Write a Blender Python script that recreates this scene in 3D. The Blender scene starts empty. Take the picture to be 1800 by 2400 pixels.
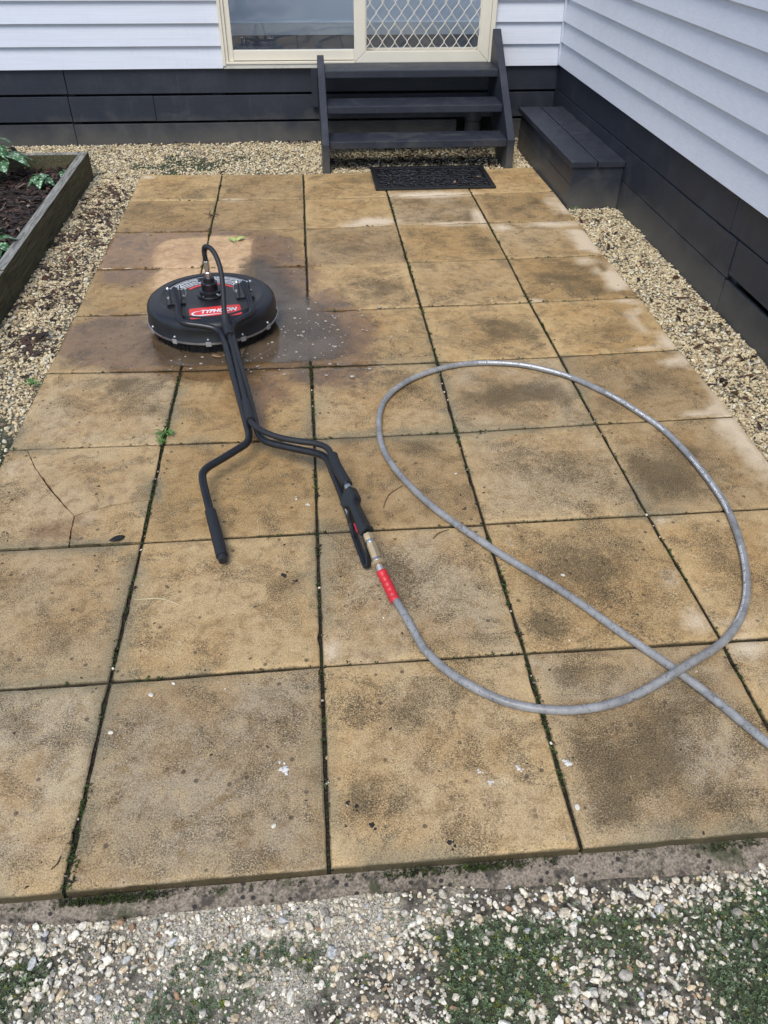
import bpy, bmesh, math, random
import numpy as np
from mathutils import Vector, Matrix

random.seed(7)
rng = np.random.default_rng(11)
SC = bpy.context.scene
COL = SC.collection

# ------------------------------------------------------------------ camera, sky, sun, exposure
cam_d = bpy.data.cameras.new('camera')
cam_d.sensor_fit = 'VERTICAL'
cam_d.sensor_height = 36.0
cam_d.lens = 36.0 * 1827.15 / 2400.0
cam_d.clip_start = 0.02
cam_d.clip_end = 500.0
cam = bpy.data.objects.new('camera', cam_d)
COL.objects.link(cam)
_R, _U, _F = Vector((.9957, -.0922, .0082)), Vector((.0524, .6342, .7714)), Vector((.0763, .7677, -.6363))
cam.matrix_world = Matrix(((_R.x, _U.x, -_F.x, 1.0264), (_R.y, _U.y, -_F.y, -.7256), (_R.z, _U.z, -_F.z, 1.4952), (0, 0, 0, 1)))
SC.camera = cam

world = bpy.data.worlds.new('World')
SC.world = world
world.use_nodes = True
wn = world.node_tree
wn.nodes.clear()
sky = wn.nodes.new('ShaderNodeTexSky')
sky.sky_type = 'NISHITA'
sky.sun_disc = False
sky.sun_elevation = math.radians(58)
sky.sun_rotation = math.radians(200)
sky.air_density = 1.0
sky.dust_density = 1.0
sky.ozone_density = 1.5
bg = wn.nodes.new('ShaderNodeBackground')
bg.inputs[1].default_value = 0.115
wo = wn.nodes.new('ShaderNodeOutputWorld')
wn.links.new(sky.outputs[0], bg.inputs[0])
wn.links.new(bg.outputs[0], wo.inputs[0])

sun_d = bpy.data.lights.new('sun', 'SUN')
sun_d.energy = 1.5
sun_d.angle = math.radians(30)
sun_d.color = (1.0, .96, .89)
sun = bpy.data.objects.new('sun', sun_d)
COL.objects.link(sun)
sun.rotation_euler = Vector((-.20, -.53, .82)).to_track_quat('Z', 'Y').to_euler()

SC.view_settings.view_transform = 'Standard'
SC.view_settings.look = 'None'
SC.view_settings.gamma = 1.0
SC.view_settings.exposure = 0.82
SC.view_settings.use_curve_mapping = False
SC.cycles.max_bounces = 8
SC.cycles.transparent_max_bounces = 12

# ------------------------------------------------------------------ measured layout (metres)
GRID = {(0,0):(-0.0114,4.5219),(0,1):(-0.0016,4.0182),(0,2):(-0.0003,3.5189),(0,3):(-0.0027,3.0178),(0,4):(0.0005,2.5073),(0,5):(-0.0017,2.011),(0,6):(-0.0076,1.5041),(0,7):(0.0,1.0),(0,8):(0.0,0.5),(0,9):(0.0,0.0),(1,0):(0.4968,4.4956),(1,1):(0.5007,3.996),(1,2):(0.4994,3.5006),(1,3):(0.5,3.0),(1,4):(0.5,2.5),(1,5):(0.5033,1.9927),(1,6):(0.4998,1.4931),(1,7):(0.5022,0.9961),(1,8):(0.4975,0.5),(1,9):(0.4975,0.0018),(2,0):(1.0048,4.4693),(2,1):(1.005,3.9837),(2,2):(1.0025,3.4965),(2,3):(1.0035,2.9818),(2,4):(1.0018,2.4777),(2,5):(1.0038,1.9839),(2,6):(1.0063,1.487),(2,7):(1.003,0.9989),(2,8):(1.0004,0.5054),(2,9):(0.9984,0.0031),(3,0):(1.5,4.5),(3,1):(1.5028,3.9869),(3,2):(1.5006,3.5129),(3,3):(1.5003,2.9942),(3,4):(1.5015,2.4887),(3,5):(1.5002,1.983),(3,6):(1.4946,1.4872),(3,7):(1.4966,0.9975),(3,8):(1.5034,0.5027),(3,9):(1.5003,-0.0003),(4,0):(2.0,4.5),(4,1):(2.0057,4.0101),(4,2):(2.0071,3.5192),(4,3):(2.0027,3.0035),(4,4):(1.9937,2.4954),(4,5):(1.9948,1.9915),(4,6):(1.9925,1.4981),(4,7):(1.9965,0.998),(4,8):(2.0072,0.4967),(4,9):(2.0,0.0),(5,0):(2.4964,4.5247),(5,1):(2.5086,4.0267),(5,2):(2.5047,3.5243),(5,3):(2.4961,3.0169),(5,4):(2.507,2.5149),(5,5):(2.4956,2.009),(5,6):(2.4994,1.5087),(5,7):(2.49,1.0),(5,8):(2.49,0.5),(5,9):(2.49,0.0)}
STAINS = [('c',1.756,4.011,0.262,0.059,1.0),('c',1.387,3.577,0.14,0.065,0.95),('c',1.257,3.528,0.1,0.036,0.7),('c',1.972,3.604,0.036,0.163,0.9),('c',1.79,3.52,0.152,0.036,0.7),('c',2.068,3.437,0.063,0.056,0.8),('c',2.371,3.466,0.178,0.043,0.9),('c',2.383,2.941,0.069,0.058,0.7),('c',2.487,2.79,0.027,0.137,0.8),('c',2.487,2.466,0.105,0.033,0.6),('c',2.428,2.48,0.052,0.029,0.8),('c',2.475,2.094,0.048,0.1,0.8),('c',2.373,2.033,0.113,0.023,0.7),('c',2.527,1.932,0.093,0.052,0.9),('c',2.501,1.634,0.034,0.127,0.9),('c',2.382,1.538,0.1,0.024,0.8),('c',2.472,1.435,0.081,0.04,0.9),('c',2.476,1.267,0.031,0.102,0.8),('c',2.033,2.519,0.042,0.029,0.6),('c',2.03,0.969,0.035,0.021,0.6),('c',1.967,0.573,0.048,0.047,0.7),('c',1.965,0.727,0.038,0.07,0.4),('c',2.071,0.556,0.06,0.034,0.6),('c',2.057,0.472,0.052,0.043,0.85),('c',1.025,0.552,0.021,0.045,0.7),('c',1.368,0.159,0.059,0.027,0.35),('c',1.554,0.915,0.024,0.119,0.35),('c',0.04,1.4,0.059,0.077,0.4),('c',0.237,1.044,0.093,0.033,0.35),('c',0.042,4.465,0.051,0.038,0.8),('c',0.583,3.996,0.08,0.033,0.6),('c',0.505,0.028,0.053,0.018,0.3),('c',0.982,0.031,0.036,0.023,0.3),('c',1.482,0.025,0.037,0.019,0.35),('c',0.331,1.099,0.054,0.043,0.35),('k',0.491,3.198,0.243,0.211,1.0),('k',0.518,2.878,0.228,0.164,1.0),('d',1.261,3.199,0.141,0.075,0.8),('d',1.491,3.126,0.094,0.074,0.5),('d',1.099,3.3,0.096,0.065,0.3),('d',2.501,3.054,0.095,0.122,0.6),('d',2.383,2.826,0.135,0.078,0.5),('d',2.24,2.646,0.13,0.123,0.6),('d',2.137,2.76,0.132,0.129,0.4),('d',1.846,3.261,0.218,0.156,0.35),('d',1.753,2.734,0.196,0.126,0.35),('d',1.298,2.768,0.151,0.138,0.35),('d',1.1,2.179,0.17,0.243,0.45),('d',1.307,2.163,0.17,0.121,0.45),('d',1.759,2.212,0.213,0.167,0.4),('d',1.754,1.709,0.188,0.052,0.95),('d',1.663,1.733,0.103,0.046,0.5),('d',2.271,2.194,0.215,0.125,0.4),('d',2.284,1.786,0.177,0.102,0.35),('d',1.707,1.264,0.18,0.138,0.5),('d',2.098,1.233,0.181,0.149,0.65),('d',2.188,1.304,0.093,0.156,0.4),('d',1.487,0.92,0.08,0.099,0.3),('d',1.721,0.785,0.193,0.127,0.65),('d',1.815,0.873,0.133,0.078,0.4),('d',2.144,0.806,0.079,0.188,0.55),('d',2.28,0.981,0.084,0.064,0.4),('d',0.916,0.798,0.062,0.107,0.5),('d',0.94,0.676,0.072,0.065,0.4),('d',1.583,0.605,0.054,0.063,0.6),('d',1.554,0.855,0.052,0.114,0.4),('d',1.729,0.172,0.101,0.077,0.5),('d',1.603,0.106,0.107,0.062,0.25),('d',1.061,0.128,0.034,0.051,0.55),('d',1.161,0.354,0.064,0.038,0.4),('d',1.21,0.325,0.052,0.025,0.3),('d',1.382,1.122,0.099,0.068,0.5),('d',1.442,1.05,0.07,0.054,0.5),('d',0.914,1.231,0.116,0.107,0.4),('d',0.829,1.214,0.086,0.094,0.3),('d',1.345,1.399,0.124,0.054,0.5),('d',1.823,0.363,0.077,0.053,0.3),('d',0.526,1.041,0.054,0.042,0.3),('d',0.314,1.256,0.057,0.048,0.3),('d',0.385,1.737,0.115,0.095,0.2),('d',1.205,0.791,0.063,0.108,0.3),('d',1.097,0.894,0.065,0.077,0.3),('d',0.855,3.68,0.153,0.134,0.45),('d',0.082,3.808,0.154,0.108,0.4),('d',2.299,3.816,0.216,0.128,0.35),('d',1.643,3.78,0.132,0.11,0.2),('g',0.498,0.291,0.03,0.14,0.6),('g',0.508,0.121,0.028,0.11,0.7),('g',0.917,0.428,0.097,0.024,0.5),('g',0.994,0.448,0.044,0.033,0.4),('g',0.546,0.487,0.065,0.019,0.4),('g',1.017,0.234,0.018,0.171,0.5),('g',1.837,0.044,0.076,0.039,0.3),('g',0.864,0.061,0.1,0.048,0.3),('g',0.404,0.233,0.058,0.11,0.2),('w',0.163,3.252,0.22,0.252,0.9),('w',0.163,2.959,0.153,0.168,0.55),('w',0.768,3.209,0.187,0.251,0.7),('w',0.887,2.851,0.152,0.272,0.8),('w',0.989,2.356,0.216,0.308,0.9),('w',1.141,2.259,0.135,0.253,0.7),('w',0.378,2.155,0.202,0.157,0.95),('w',0.185,2.331,0.133,0.17,0.9),('w',0.158,2.172,0.11,0.118,0.6),('w',0.045,3.139,0.136,0.18,0.6),('w',0.379,3.397,0.288,0.093,0.7),('w',0.664,1.984,0.266,0.073,0.8),('w',0.727,2.128,0.331,0.156,1.0),('w',0.778,1.77,0.034,0.196,0.5),('w',0.807,1.642,0.041,0.213,0.5),('w',0.811,1.8,0.136,0.132,0.45),('w',1.054,1.953,0.16,0.144,0.6),('w',1.181,1.98,0.108,0.221,0.4),('w',0.246,1.064,0.133,0.063,0.35),('w',0.083,2.277,0.15,0.165,0.55),('w',0.445,3.201,0.347,0.311,0.85),('w',1.609,3.945,0.027,0.025,0.1)]
HOSE = [[1.2054,0.6767],[1.2225,0.6028],[1.2532,0.5275],[1.2921,0.463],[1.3426,0.4111],[1.408,0.3597],[1.4711,0.3337],[1.5362,0.3199],[1.5929,0.3177],[1.6584,0.3243],[1.7286,0.3424],[1.7978,0.3698],[1.8648,0.4027],[1.9362,0.4419],[2.006,0.487],[2.0719,0.5472],[2.126,0.621],[2.169,0.7101],[2.202,0.8067],[2.228,0.9113],[2.2435,1.0132],[2.2457,1.0983],[2.2415,1.202],[2.2289,1.3134],[2.2069,1.4331],[2.1692,1.5222],[2.1175,1.6335],[2.0544,1.7254],[1.9926,1.8027],[1.9141,1.8651],[1.8297,1.9139],[1.7379,1.9366],[1.6426,1.944],[1.5437,1.9283],[1.4421,1.8829],[1.3602,1.8247],[1.2875,1.7418],[1.248,1.6522],[1.231,1.5574],[1.2259,1.452],[1.2371,1.3514],[1.2703,1.2481],[1.3128,1.1499],[1.3611,1.0624],[1.4149,0.9843],[1.4672,0.915],[1.5115,0.8542],[1.5664,0.7897],[1.6299,0.7177],[1.688,0.6403],[1.7368,0.5673],[1.7799,0.5063],[1.8178,0.4559],[1.8575,0.3996],[1.894,0.3422],[1.9276,0.2841],[1.9581,0.2254],[1.9824,0.1823]]
HOSE_TEXT = [[[1.3261,1.7661],[1.5654,1.9165]],[[1.7148,1.9204],[1.9733,1.7872]],[[2.0712,1.6778],[2.1978,1.4119]],[[2.2263,1.2581],[2.2259,0.9682]],[[2.1972,0.8228],[2.1589,0.7063]]]
PUDDLE = [[0.374,2.2267],[0.3952,2.1347],[0.4289,2.0382],[0.5053,1.9851],[0.6121,1.9661],[0.735,1.9672],[0.8765,1.9634],[0.9923,1.9762],[1.0555,1.9896],[1.1221,2.0594],[1.1637,2.1421],[1.1329,2.2804],[1.0986,2.3921],[1.0523,2.5104],[1.0091,2.5952],[0.9517,2.6789],[0.8985,2.7968],[0.8645,2.9357],[0.8057,3.0844],[0.726,3.0901],[0.6915,2.8655],[0.4843,2.7748],[0.3608,2.5857]]
CRACK = [[0.0283,1.4996],[0.1062,1.3946],[0.1851,1.2713],[0.2835,1.1348],[0.2889,1.0647],[0.2975,0.9935],[0.3841,1.1771],[0.4915,1.2182]]
SPOTS = [([1.0909,0.0864],10),([1.2414,0.037],10),([1.0375,0.0891],4),([0.9069,0.829],14),([0.9409,0.8045],8),([1.5237,1.1452],7),([1.4916,1.0904],8),([1.5176,1.077],6),([1.4498,1.1396],5),([0.3313,1.2782],6),([0.6923,1.1339],5),([1.0608,0.8124],3),([1.2501,0.548],4),([1.5718,1.566],4),([1.0422,0.1396],8),([1.0609,0.1307],9),([1.4892,1.0029],6),([1.5833,0.6055],9),([1.4524,1.0712],7),([1.338,1.1143],6)]
PEBBLES = [([1.6688,0.7613],6.5),([1.8241,2.5151],5),([0.6016,0.4508],7),([1.4531,1.2474],5),([0.5264,0.3533],6),([0.8921,0.1009],6),([0.6494,0.4804],5),([1.5144,0.0867],7),([1.5004,0.2422],4),([0.7726,0.4535],3),([0.943,1.1696],3),([1.7969,1.2571],3),([1.6237,0.5313],3.5),([1.4935,1.8133],3)]
SPLATS = [([0.9148,0.2308],16),([1.5257,0.1899],12),([1.4149,0.1882],9),([1.3485,0.1607],8),([1.3285,0.1868],6),([0.9779,1.1327],7),([0.9429,1.1628],5)]
TWIGS = [([0.5147,0.7672],[0.6485,0.7307]),([0.4428,3.7684],[0.5241,3.7027]),([0.5141,3.6665],[0.4771,3.8197]),([0.6319,0.5565],[0.6428,0.5383]),([0.5023,3.3424],[0.6472,3.2934]),([0.6472,3.2934],[0.6677,3.3569]),([1.5025,0.2504],[1.5091,0.2355]),([0.4786,0.076],[0.4653,0.0496]),([0.8205,0.788],[0.8114,0.7678]),([0.8278,1.0577],[0.8381,1.0782]),([0.7546,0.7971],[0.7664,0.8067]),([1.3352,0.943],[1.3883,0.9797]),([1.2053,1.096],[1.2763,1.2009])]
LEAVES = [('r',[2.5311,3.5202],26),('r',[2.6941,3.6605],20),('r',[2.6826,3.2627],22),('r',[2.6675,3.3321],16),('r',[2.8141,2.7346],26),('r',[2.8608,2.3969],26),('r',[2.8618,2.2351],24),('r',[2.7613,1.9131],20),('r',[2.5952,2.0435],24),('r',[2.6547,1.999],20),('r',[2.8446,1.9451],28),('r',[2.5778,1.7806],24),('r',[2.4819,1.5244],22),('r',[2.5948,2.1895],16),('r',[2.5773,1.6773],30),('r',[2.5706,1.4569],18),('r',[2.6059,1.6419],16),('r',[2.6077,2.2993],18),('l',[-0.1794,3.8405],42),('l',[-0.2201,4.2691],34),('l',[-0.2791,3.3854],40),('l',[-0.2552,3.4357],30),('l',[-0.2313,3.7838],30),('l',[-0.1657,3.1794],26),('l',[-0.1588,4.3094],36),('l',[-0.173,4.0128],30),('l',[-0.148,4.4927],30),('l',[-0.2256,2.6994],34),('l',[-0.0977,2.3312],36),('l',[-0.2893,2.5628],34),('l',[-0.1501,2.1763],28),('l',[-0.1996,3.5664],24),('l',[-0.1491,2.3146],30),('l',[-0.2687,4.1012],28),('l',[-0.2152,3.3049],30),('l',[-0.2251,2.9562],26),('b',[0.1184,5.3008],18),('b',[0.349,4.8647],26),('b',[0.7479,4.8399],24),('b',[0.9013,4.9959],22),('b',[0.6351,5.3683],26),('b',[0.4921,4.5479],22),('b',[0.7846,4.5588],20),('b',[1.1486,4.815],24),('b',[0.5749,5.2493],16),('b',[-0.1373,5.292],20),('b',[0.9625,4.6686],20),('b',[-0.3191,5.425],18),('b',[-0.0169,5.1089],20),('s',[1.396,4.7996],24),('s',[1.546,4.7366],26),('s',[1.7062,4.7803],22),('s',[1.8852,4.7154],22),('s',[2.0799,4.757],24),('s',[1.4666,4.905],22),('s',[2.2151,4.8033],20),('s',[1.2059,4.7051],18),('s',[1.6558,4.8934],22),('s',[1.9983,4.8388],22),('s',[1.7858,4.6687],18),('s',[1.3387,4.8796],22)]


# ------------------------------------------------------------------ helpers: nodes
def sock(nt, s, v):
    if isinstance(v, bpy.types.NodeSocket):
        nt.links.new(v, s)
    elif isinstance(v, (tuple, list)) and len(v) == 3 and s.type == 'RGBA':
        s.default_value = (v[0], v[1], v[2], 1)
    else:
        s.default_value = v

class NT:
    def __init__(self, name):
        self.m = bpy.data.materials.new(name)
        self.m.use_nodes = True
        self.t = self.m.node_tree
        self.t.nodes.clear()
        self.out = self.t.nodes.new('ShaderNodeOutputMaterial')
    def n(self, typ, ins=None, **props):
        nd = self.t.nodes.new('ShaderNode' + typ)
        for k, v in props.items():
            setattr(nd, k, v)
        for k, v in (ins or {}).items():
            sock(self.t, nd.inputs[k], v)
        return nd
    def pos(self):
        return self.n('NewGeometry').outputs['Position']
    def obj(self):
        return self.n('TexCoord').outputs['Object']
    def scaled(self, v, s):
        return self.n('Mapping', {'Vector': v, 'Scale': s}).outputs[0]
    def noise(self, v, scale, detail=4, rough=.55, dist=0.0):
        return self.n('TexNoise', {'Vector': v, 'Scale': scale, 'Detail': detail, 'Roughness': rough, 'Distortion': dist}).outputs[0]
    def math(self, op, a, b=0.0, c=0.0, clamp=False):
        return self.n('Math', {0: a, 1: b, 2: c}, operation=op, use_clamp=clamp).outputs[0]
    def rng(self, v, a, b, c=0.0, d=1.0):
        return self.n('MapRange', {0: v, 1: a, 2: b, 3: c, 4: d}, clamp=True).outputs[0]
    def ramp(self, f, stops):
        nd = self.n('ValToRGB', {0: f})
        e = nd.color_ramp.elements
        while len(e) < len(stops):
            e.new(.5)
        for q, (p, c) in zip(e, stops):
            q.position = p
            q.color = (c[0], c[1], c[2], 1)
        return nd.outputs[0]
    def mix(self, f, a, b, mode='MIX'):
        nd = self.n('Mix', data_type='RGBA', blend_type=mode, clamp_factor=True)
        sock(self.t, nd.inputs[0], f)
        sock(self.t, nd.inputs[6], a)
        sock(self.t, nd.inputs[7], b)
        return nd.outputs[2]
    def attr(self, name):
        return self.n('Attribute', attribute_name=name)
    def bump(self, h, strength=.3, dist=.002):
        return self.n('Bump', {'Height': h, 'Strength': strength, 'Distance': dist}).outputs[0]
    def bsdf(self, color, rough=.6, normal=None, **kw):
        b = self.n('BsdfPrincipled', {'Base Color': color, 'Roughness': rough})
        if normal is not None:
            sock(self.t, b.inputs['Normal'], normal)
        for k, v in kw.items():
            sock(self.t, b.inputs[k.replace('_', ' ')], v)
        return b
    def done(self, shader):
        self.t.links.new(shader.outputs[0], self.out.inputs[0])
        return self.m

def plain(name, col, rough=.5, metallic=0.0, var=.12, scale=40, bump=0.0, spec=.5):
    k = NT(name)
    p = k.obj()
    f = k.noise(p, scale, 5)
    dark = tuple(c * (1 - var) for c in col)
    light = tuple(min(1, c * (1 + var)) for c in col)
    c = k.ramp(f, [(.3, dark), (.7, light)])
    nrm = k.bump(k.noise(p, scale * 6, 4), bump, .001) if bump else None
    return k.done(k.bsdf(c, k.rng(f, .3, .7, rough * .85, min(1, rough * 1.15)), nrm, Metallic=metallic, Specular_IOR_Level=spec))

# ------------------------------------------------------------------ helpers: meshes
def smoothstep(a, b, x):
    t = np.clip((np.asarray(x, float) - a) / (b - a), 0, 1)
    return t * t * (3 - 2 * t)

_lat = rng.random((97, 97))
def vnoise(x, y):
    x = np.asarray(x, float); y = np.asarray(y, float)
    xi = np.floor(x).astype(int); yi = np.floor(y).astype(int)
    fx = x - xi; fy = y - yi
    fx = fx * fx * (3 - 2 * fx); fy = fy * fy * (3 - 2 * fy)
    g = lambda a, b: _lat[a % 97, b % 97]
    return (g(xi, yi) * (1 - fx) + g(xi + 1, yi) * fx) * (1 - fy) + (g(xi, yi + 1) * (1 - fx) + g(xi + 1, yi + 1) * fx) * fy

def fbm(x, y, s, o=4, seed=0):
    v = 0; a = .5; t = 0
    for i in range(o):
        v = v + a * vnoise(np.asarray(x) * s + 13.7 * (i + seed), np.asarray(y) * s + 7.3 * (i + 2 * seed))
        t += a; a *= .55; s *= 2.03
    return v / t

class MB:
    def __init__(self):
        self.v = []; self.f = []
    def add(self, vs, fs):
        o = len(self.v)
        self.v += [tuple(q) for q in vs]
        self.f += [tuple(i + o for i in q) for q in fs]
        return self
    def box(self, lo, hi):
        (a, b, c), (d, e, g) = lo, hi
        return self.add([(a, b, c), (d, b, c), (d, e, c), (a, e, c), (a, b, g), (d, b, g), (d, e, g), (a, e, g)],
                        [(0, 3, 2, 1), (4, 5, 6, 7), (0, 1, 5, 4), (1, 2, 6, 5), (2, 3, 7, 6), (3, 0, 4, 7)])
    def obox(self, c, X, Y, Z):
        c, X, Y, Z = Vector(c), Vector(X), Vector(Y), Vector(Z)
        vs = [c + X * i + Y * j + Z * k for k in (-1, 1) for (i, j) in ((-1, -1), (1, -1), (1, 1), (-1, 1))]
        return self.add(vs, [(0, 3, 2, 1), (4, 5, 6, 7), (0, 1, 5, 4), (1, 2, 6, 5), (2, 3, 7, 6), (3, 0, 4, 7)])
    def prism(self, poly, d):
        d = Vector(d); n = len(poly)
        p = [Vector(q) for q in poly]
        return self.add(p + [q + d for q in p],
                        [tuple(range(n - 1, -1, -1)), tuple(range(n, 2 * n))] + [(i, (i + 1) % n, n + (i + 1) % n, n + i) for i in range(n)])
    def tube(self, pts, r, n=12, smooth=0, cap=True, squash=None, up=None):
        pts = [Vector(q) for q in pts]
        rs = list(r) if isinstance(r, (list, tuple)) else [r] * len(pts)
        if smooth:
            q, rq = [], []
            for i in range(len(pts) - 1):
                p0 = pts[max(i - 1, 0)]; p1 = pts[i]; p2 = pts[i + 1]; p3 = pts[min(i + 2, len(pts) - 1)]
                for k in range(smooth):
                    t = k / smooth
                    q.append(.5 * ((2 * p1) + (p2 - p0) * t + (2 * p0 - 5 * p1 + 4 * p2 - p3) * t * t + (3 * p1 - p0 - 3 * p2 + p3) * t ** 3))
                    rq.append(rs[i] * (1 - t) + rs[i + 1] * t)
            q.append(pts[-1]); rq.append(rs[-1]); pts, rs = q, rq
        m = len(pts)
        T = [(pts[min(i + 1, m - 1)] - pts[max(i - 1, 0)]).normalized() for i in range(m)]
        u = Vector(up) if up else (Vector((0, 0, 1)) if abs(T[0].z) < .9 else Vector((1, 0, 0)))
        vs = []
        for i in range(m):
            u = (u - T[i] * u.dot(T[i])).normalized()
            w = T[i].cross(u)
            sx, sy = squash if squash else (1, 1)
            for k in range(n):
                a = 2 * math.pi * k / n
                vs.append(pts[i] + (u * math.cos(a) * sx + w * math.sin(a) * sy) * rs[i])
        fs = [(i * n + k, i * n + (k + 1) % n, (i + 1) * n + (k + 1) % n, (i + 1) * n + k) for i in range(m - 1) for k in range(n)]
        if cap:
            fs += [tuple(range(n - 1, -1, -1)), tuple(range((m - 1) * n, m * n))]
        self.path = pts
        return self.add(vs, fs)
    def lathe(self, prof, c, n=64, axis=None, cap=False):
        c = Vector(c)
        Z = Vector(axis).normalized() if axis else Vector((0, 0, 1))
        X = Z.orthogonal().normalized() if axis else Vector((1, 0, 0))
        Y = Z.cross(X)
        vs = [c + (X * math.cos(2 * math.pi * k / n) + Y * math.sin(2 * math.pi * k / n)) * r + Z * z for r, z in prof for k in range(n)]
        m = len(prof)
        fs = [(i * n + k, i * n + (k + 1) % n, (i + 1) * n + (k + 1) % n, (i + 1) * n + k) for i in range(m - 1) for k in range(n)]
        if cap:
            fs += [tuple(range(n - 1, -1, -1)), tuple(range((m - 1) * n, m * n))]
        return self.add(vs, fs)
    def build(self, name, mat, parent=None, smooth=False, bevel=0.0, kind=None):
        """One mesh object. Vertices are given in the place's own coordinates; under a parent they are re-expressed in its frame."""
        vs = self.v
        if parent is not None:
            inv = world_of(parent).inverted()
            vs = [inv @ Vector(q) for q in vs]
        me = bpy.data.meshes.new(name)
        if parent is None and vs:
            a = np.array([tuple(q) for q in vs])
            org = Vector(((a[:, 0].min() + a[:, 0].max()) / 2, (a[:, 1].min() + a[:, 1].max()) / 2, a[:, 2].min()))
            vs = [Vector(q) - org for q in vs]
        else:
            org = Vector((0, 0, 0))
        me.from_pydata([tuple(q) for q in vs], [], self.f)
        bm = bmesh.new(); bm.from_mesh(me)
        bmesh.ops.recalc_face_normals(bm, faces=bm.faces)
        if bevel:
            es = [e for e in bm.edges if len(e.link_faces) == 2 and e.calc_face_angle(0) > .6]
            bmesh.ops.bevel(bm, geom=es, offset=bevel, segments=2, affect='EDGES', profile=.6)
        bm.to_mesh(me); bm.free()
        if smooth:
            me.shade_smooth()
            if smooth != 'all':
                me.set_sharp_from_angle(angle=math.radians(38))
        me.materials.append(mat)
        o = bpy.data.objects.new(name, me)
        COL.objects.link(o)
        o.location = org
        if parent is not None:
            o.parent = parent
        if kind:
            o['kind'] = kind
        return o

_W = {}
def world_of(o):
    m = Matrix.LocRotScale(o.location, o.rotation_euler, o.scale)
    return world_of(o.parent) @ m if o.parent else m

def thing(name, label, cat, loc=(0, 0, 0), rz=0.0, group=None, parent=None):
    o = bpy.data.objects.new(name, None)
    o.empty_display_size = .1
    COL.objects.link(o)
    o.location = loc
    o.rotation_euler = (0, 0, rz)
    if parent is not None:
        o.parent = parent
    else:
        tag(o, label, cat, group)
    return o

def tag(o, label=None, cat=None, group=None, kind=None):
    if label: o['label'] = label
    if cat: o['category'] = cat
    if group: o['group'] = group
    if kind: o['kind'] = kind
    return o

def icosphere(sub):
    t = (1 + 5 ** .5) / 2
    v = [Vector(q).normalized() for q in [(-1, t, 0), (1, t, 0), (-1, -t, 0), (1, -t, 0), (0, -1, t), (0, 1, t), (0, -1, -t), (0, 1, -t), (t, 0, -1), (t, 0, 1), (-t, 0, -1), (-t, 0, 1)]]
    f = [(0, 11, 5), (0, 5, 1), (0, 1, 7), (0, 7, 10), (0, 10, 11), (1, 5, 9), (5, 11, 4), (11, 10, 2), (10, 7, 6), (7, 1, 8), (3, 9, 4), (3, 4, 2), (3, 2, 6), (3, 6, 8), (3, 8, 9), (4, 9, 5), (2, 4, 11), (6, 2, 10), (8, 6, 7), (9, 8, 1)]
    for _ in range(sub):
        c = {}; g = []
        def mid(a, b):
            k = (min(a, b), max(a, b))
            if k not in c:
                v.append((v[a] + v[b]).normalized()); c[k] = len(v) - 1
            return c[k]
        for a, b, d in f:
            x, y, z = mid(a, b), mid(b, d), mid(d, a)
            g += [(a, x, z), (b, y, x), (d, z, y), (x, y, z)]
        f = g
    return np.array([tuple(q) for q in v]), np.array(f)

def stone_shapes(sub, count, amt, cuts):
    out = []
    for _ in range(count):
        v, f = icosphere(sub)
        v = v * (1 + rng.normal(0, amt, (len(v), 1)))
        for _c in range(cuts):                       # flat broken faces
            d = rng.normal(size=3); d /= np.linalg.norm(d)
            h = rng.uniform(.45, .8)
            s = v @ d
            v = v - np.outer(np.maximum(s - h, 0), d)
        out.append((v, f))
    return out

def rand_rot(n, tilt=3.2):
    yaw = rng.uniform(0, 2 * np.pi, n)
    ax = rng.uniform(0, 2 * np.pi, n)
    an = rng.normal(0, tilt, n)
    cz, sz = np.cos(yaw), np.sin(yaw)
    Z = np.zeros((n, 3, 3)); Z[:, 0, 0] = cz; Z[:, 0, 1] = -sz; Z[:, 1, 0] = sz; Z[:, 1, 1] = cz; Z[:, 2, 2] = 1
    k = np.stack([np.cos(ax), np.sin(ax), np.zeros(n)], 1)
    K = np.zeros((n, 3, 3)); K[:, 0, 2] = k[:, 1]; K[:, 1, 2] = -k[:, 0]; K[:, 2, 0] = -k[:, 1]; K[:, 2, 1] = k[:, 0]
    A = np.eye(3)[None] + np.sin(an)[:, None, None] * K + (1 - np.cos(an))[:, None, None] * (K @ K)
    return A @ Z

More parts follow.
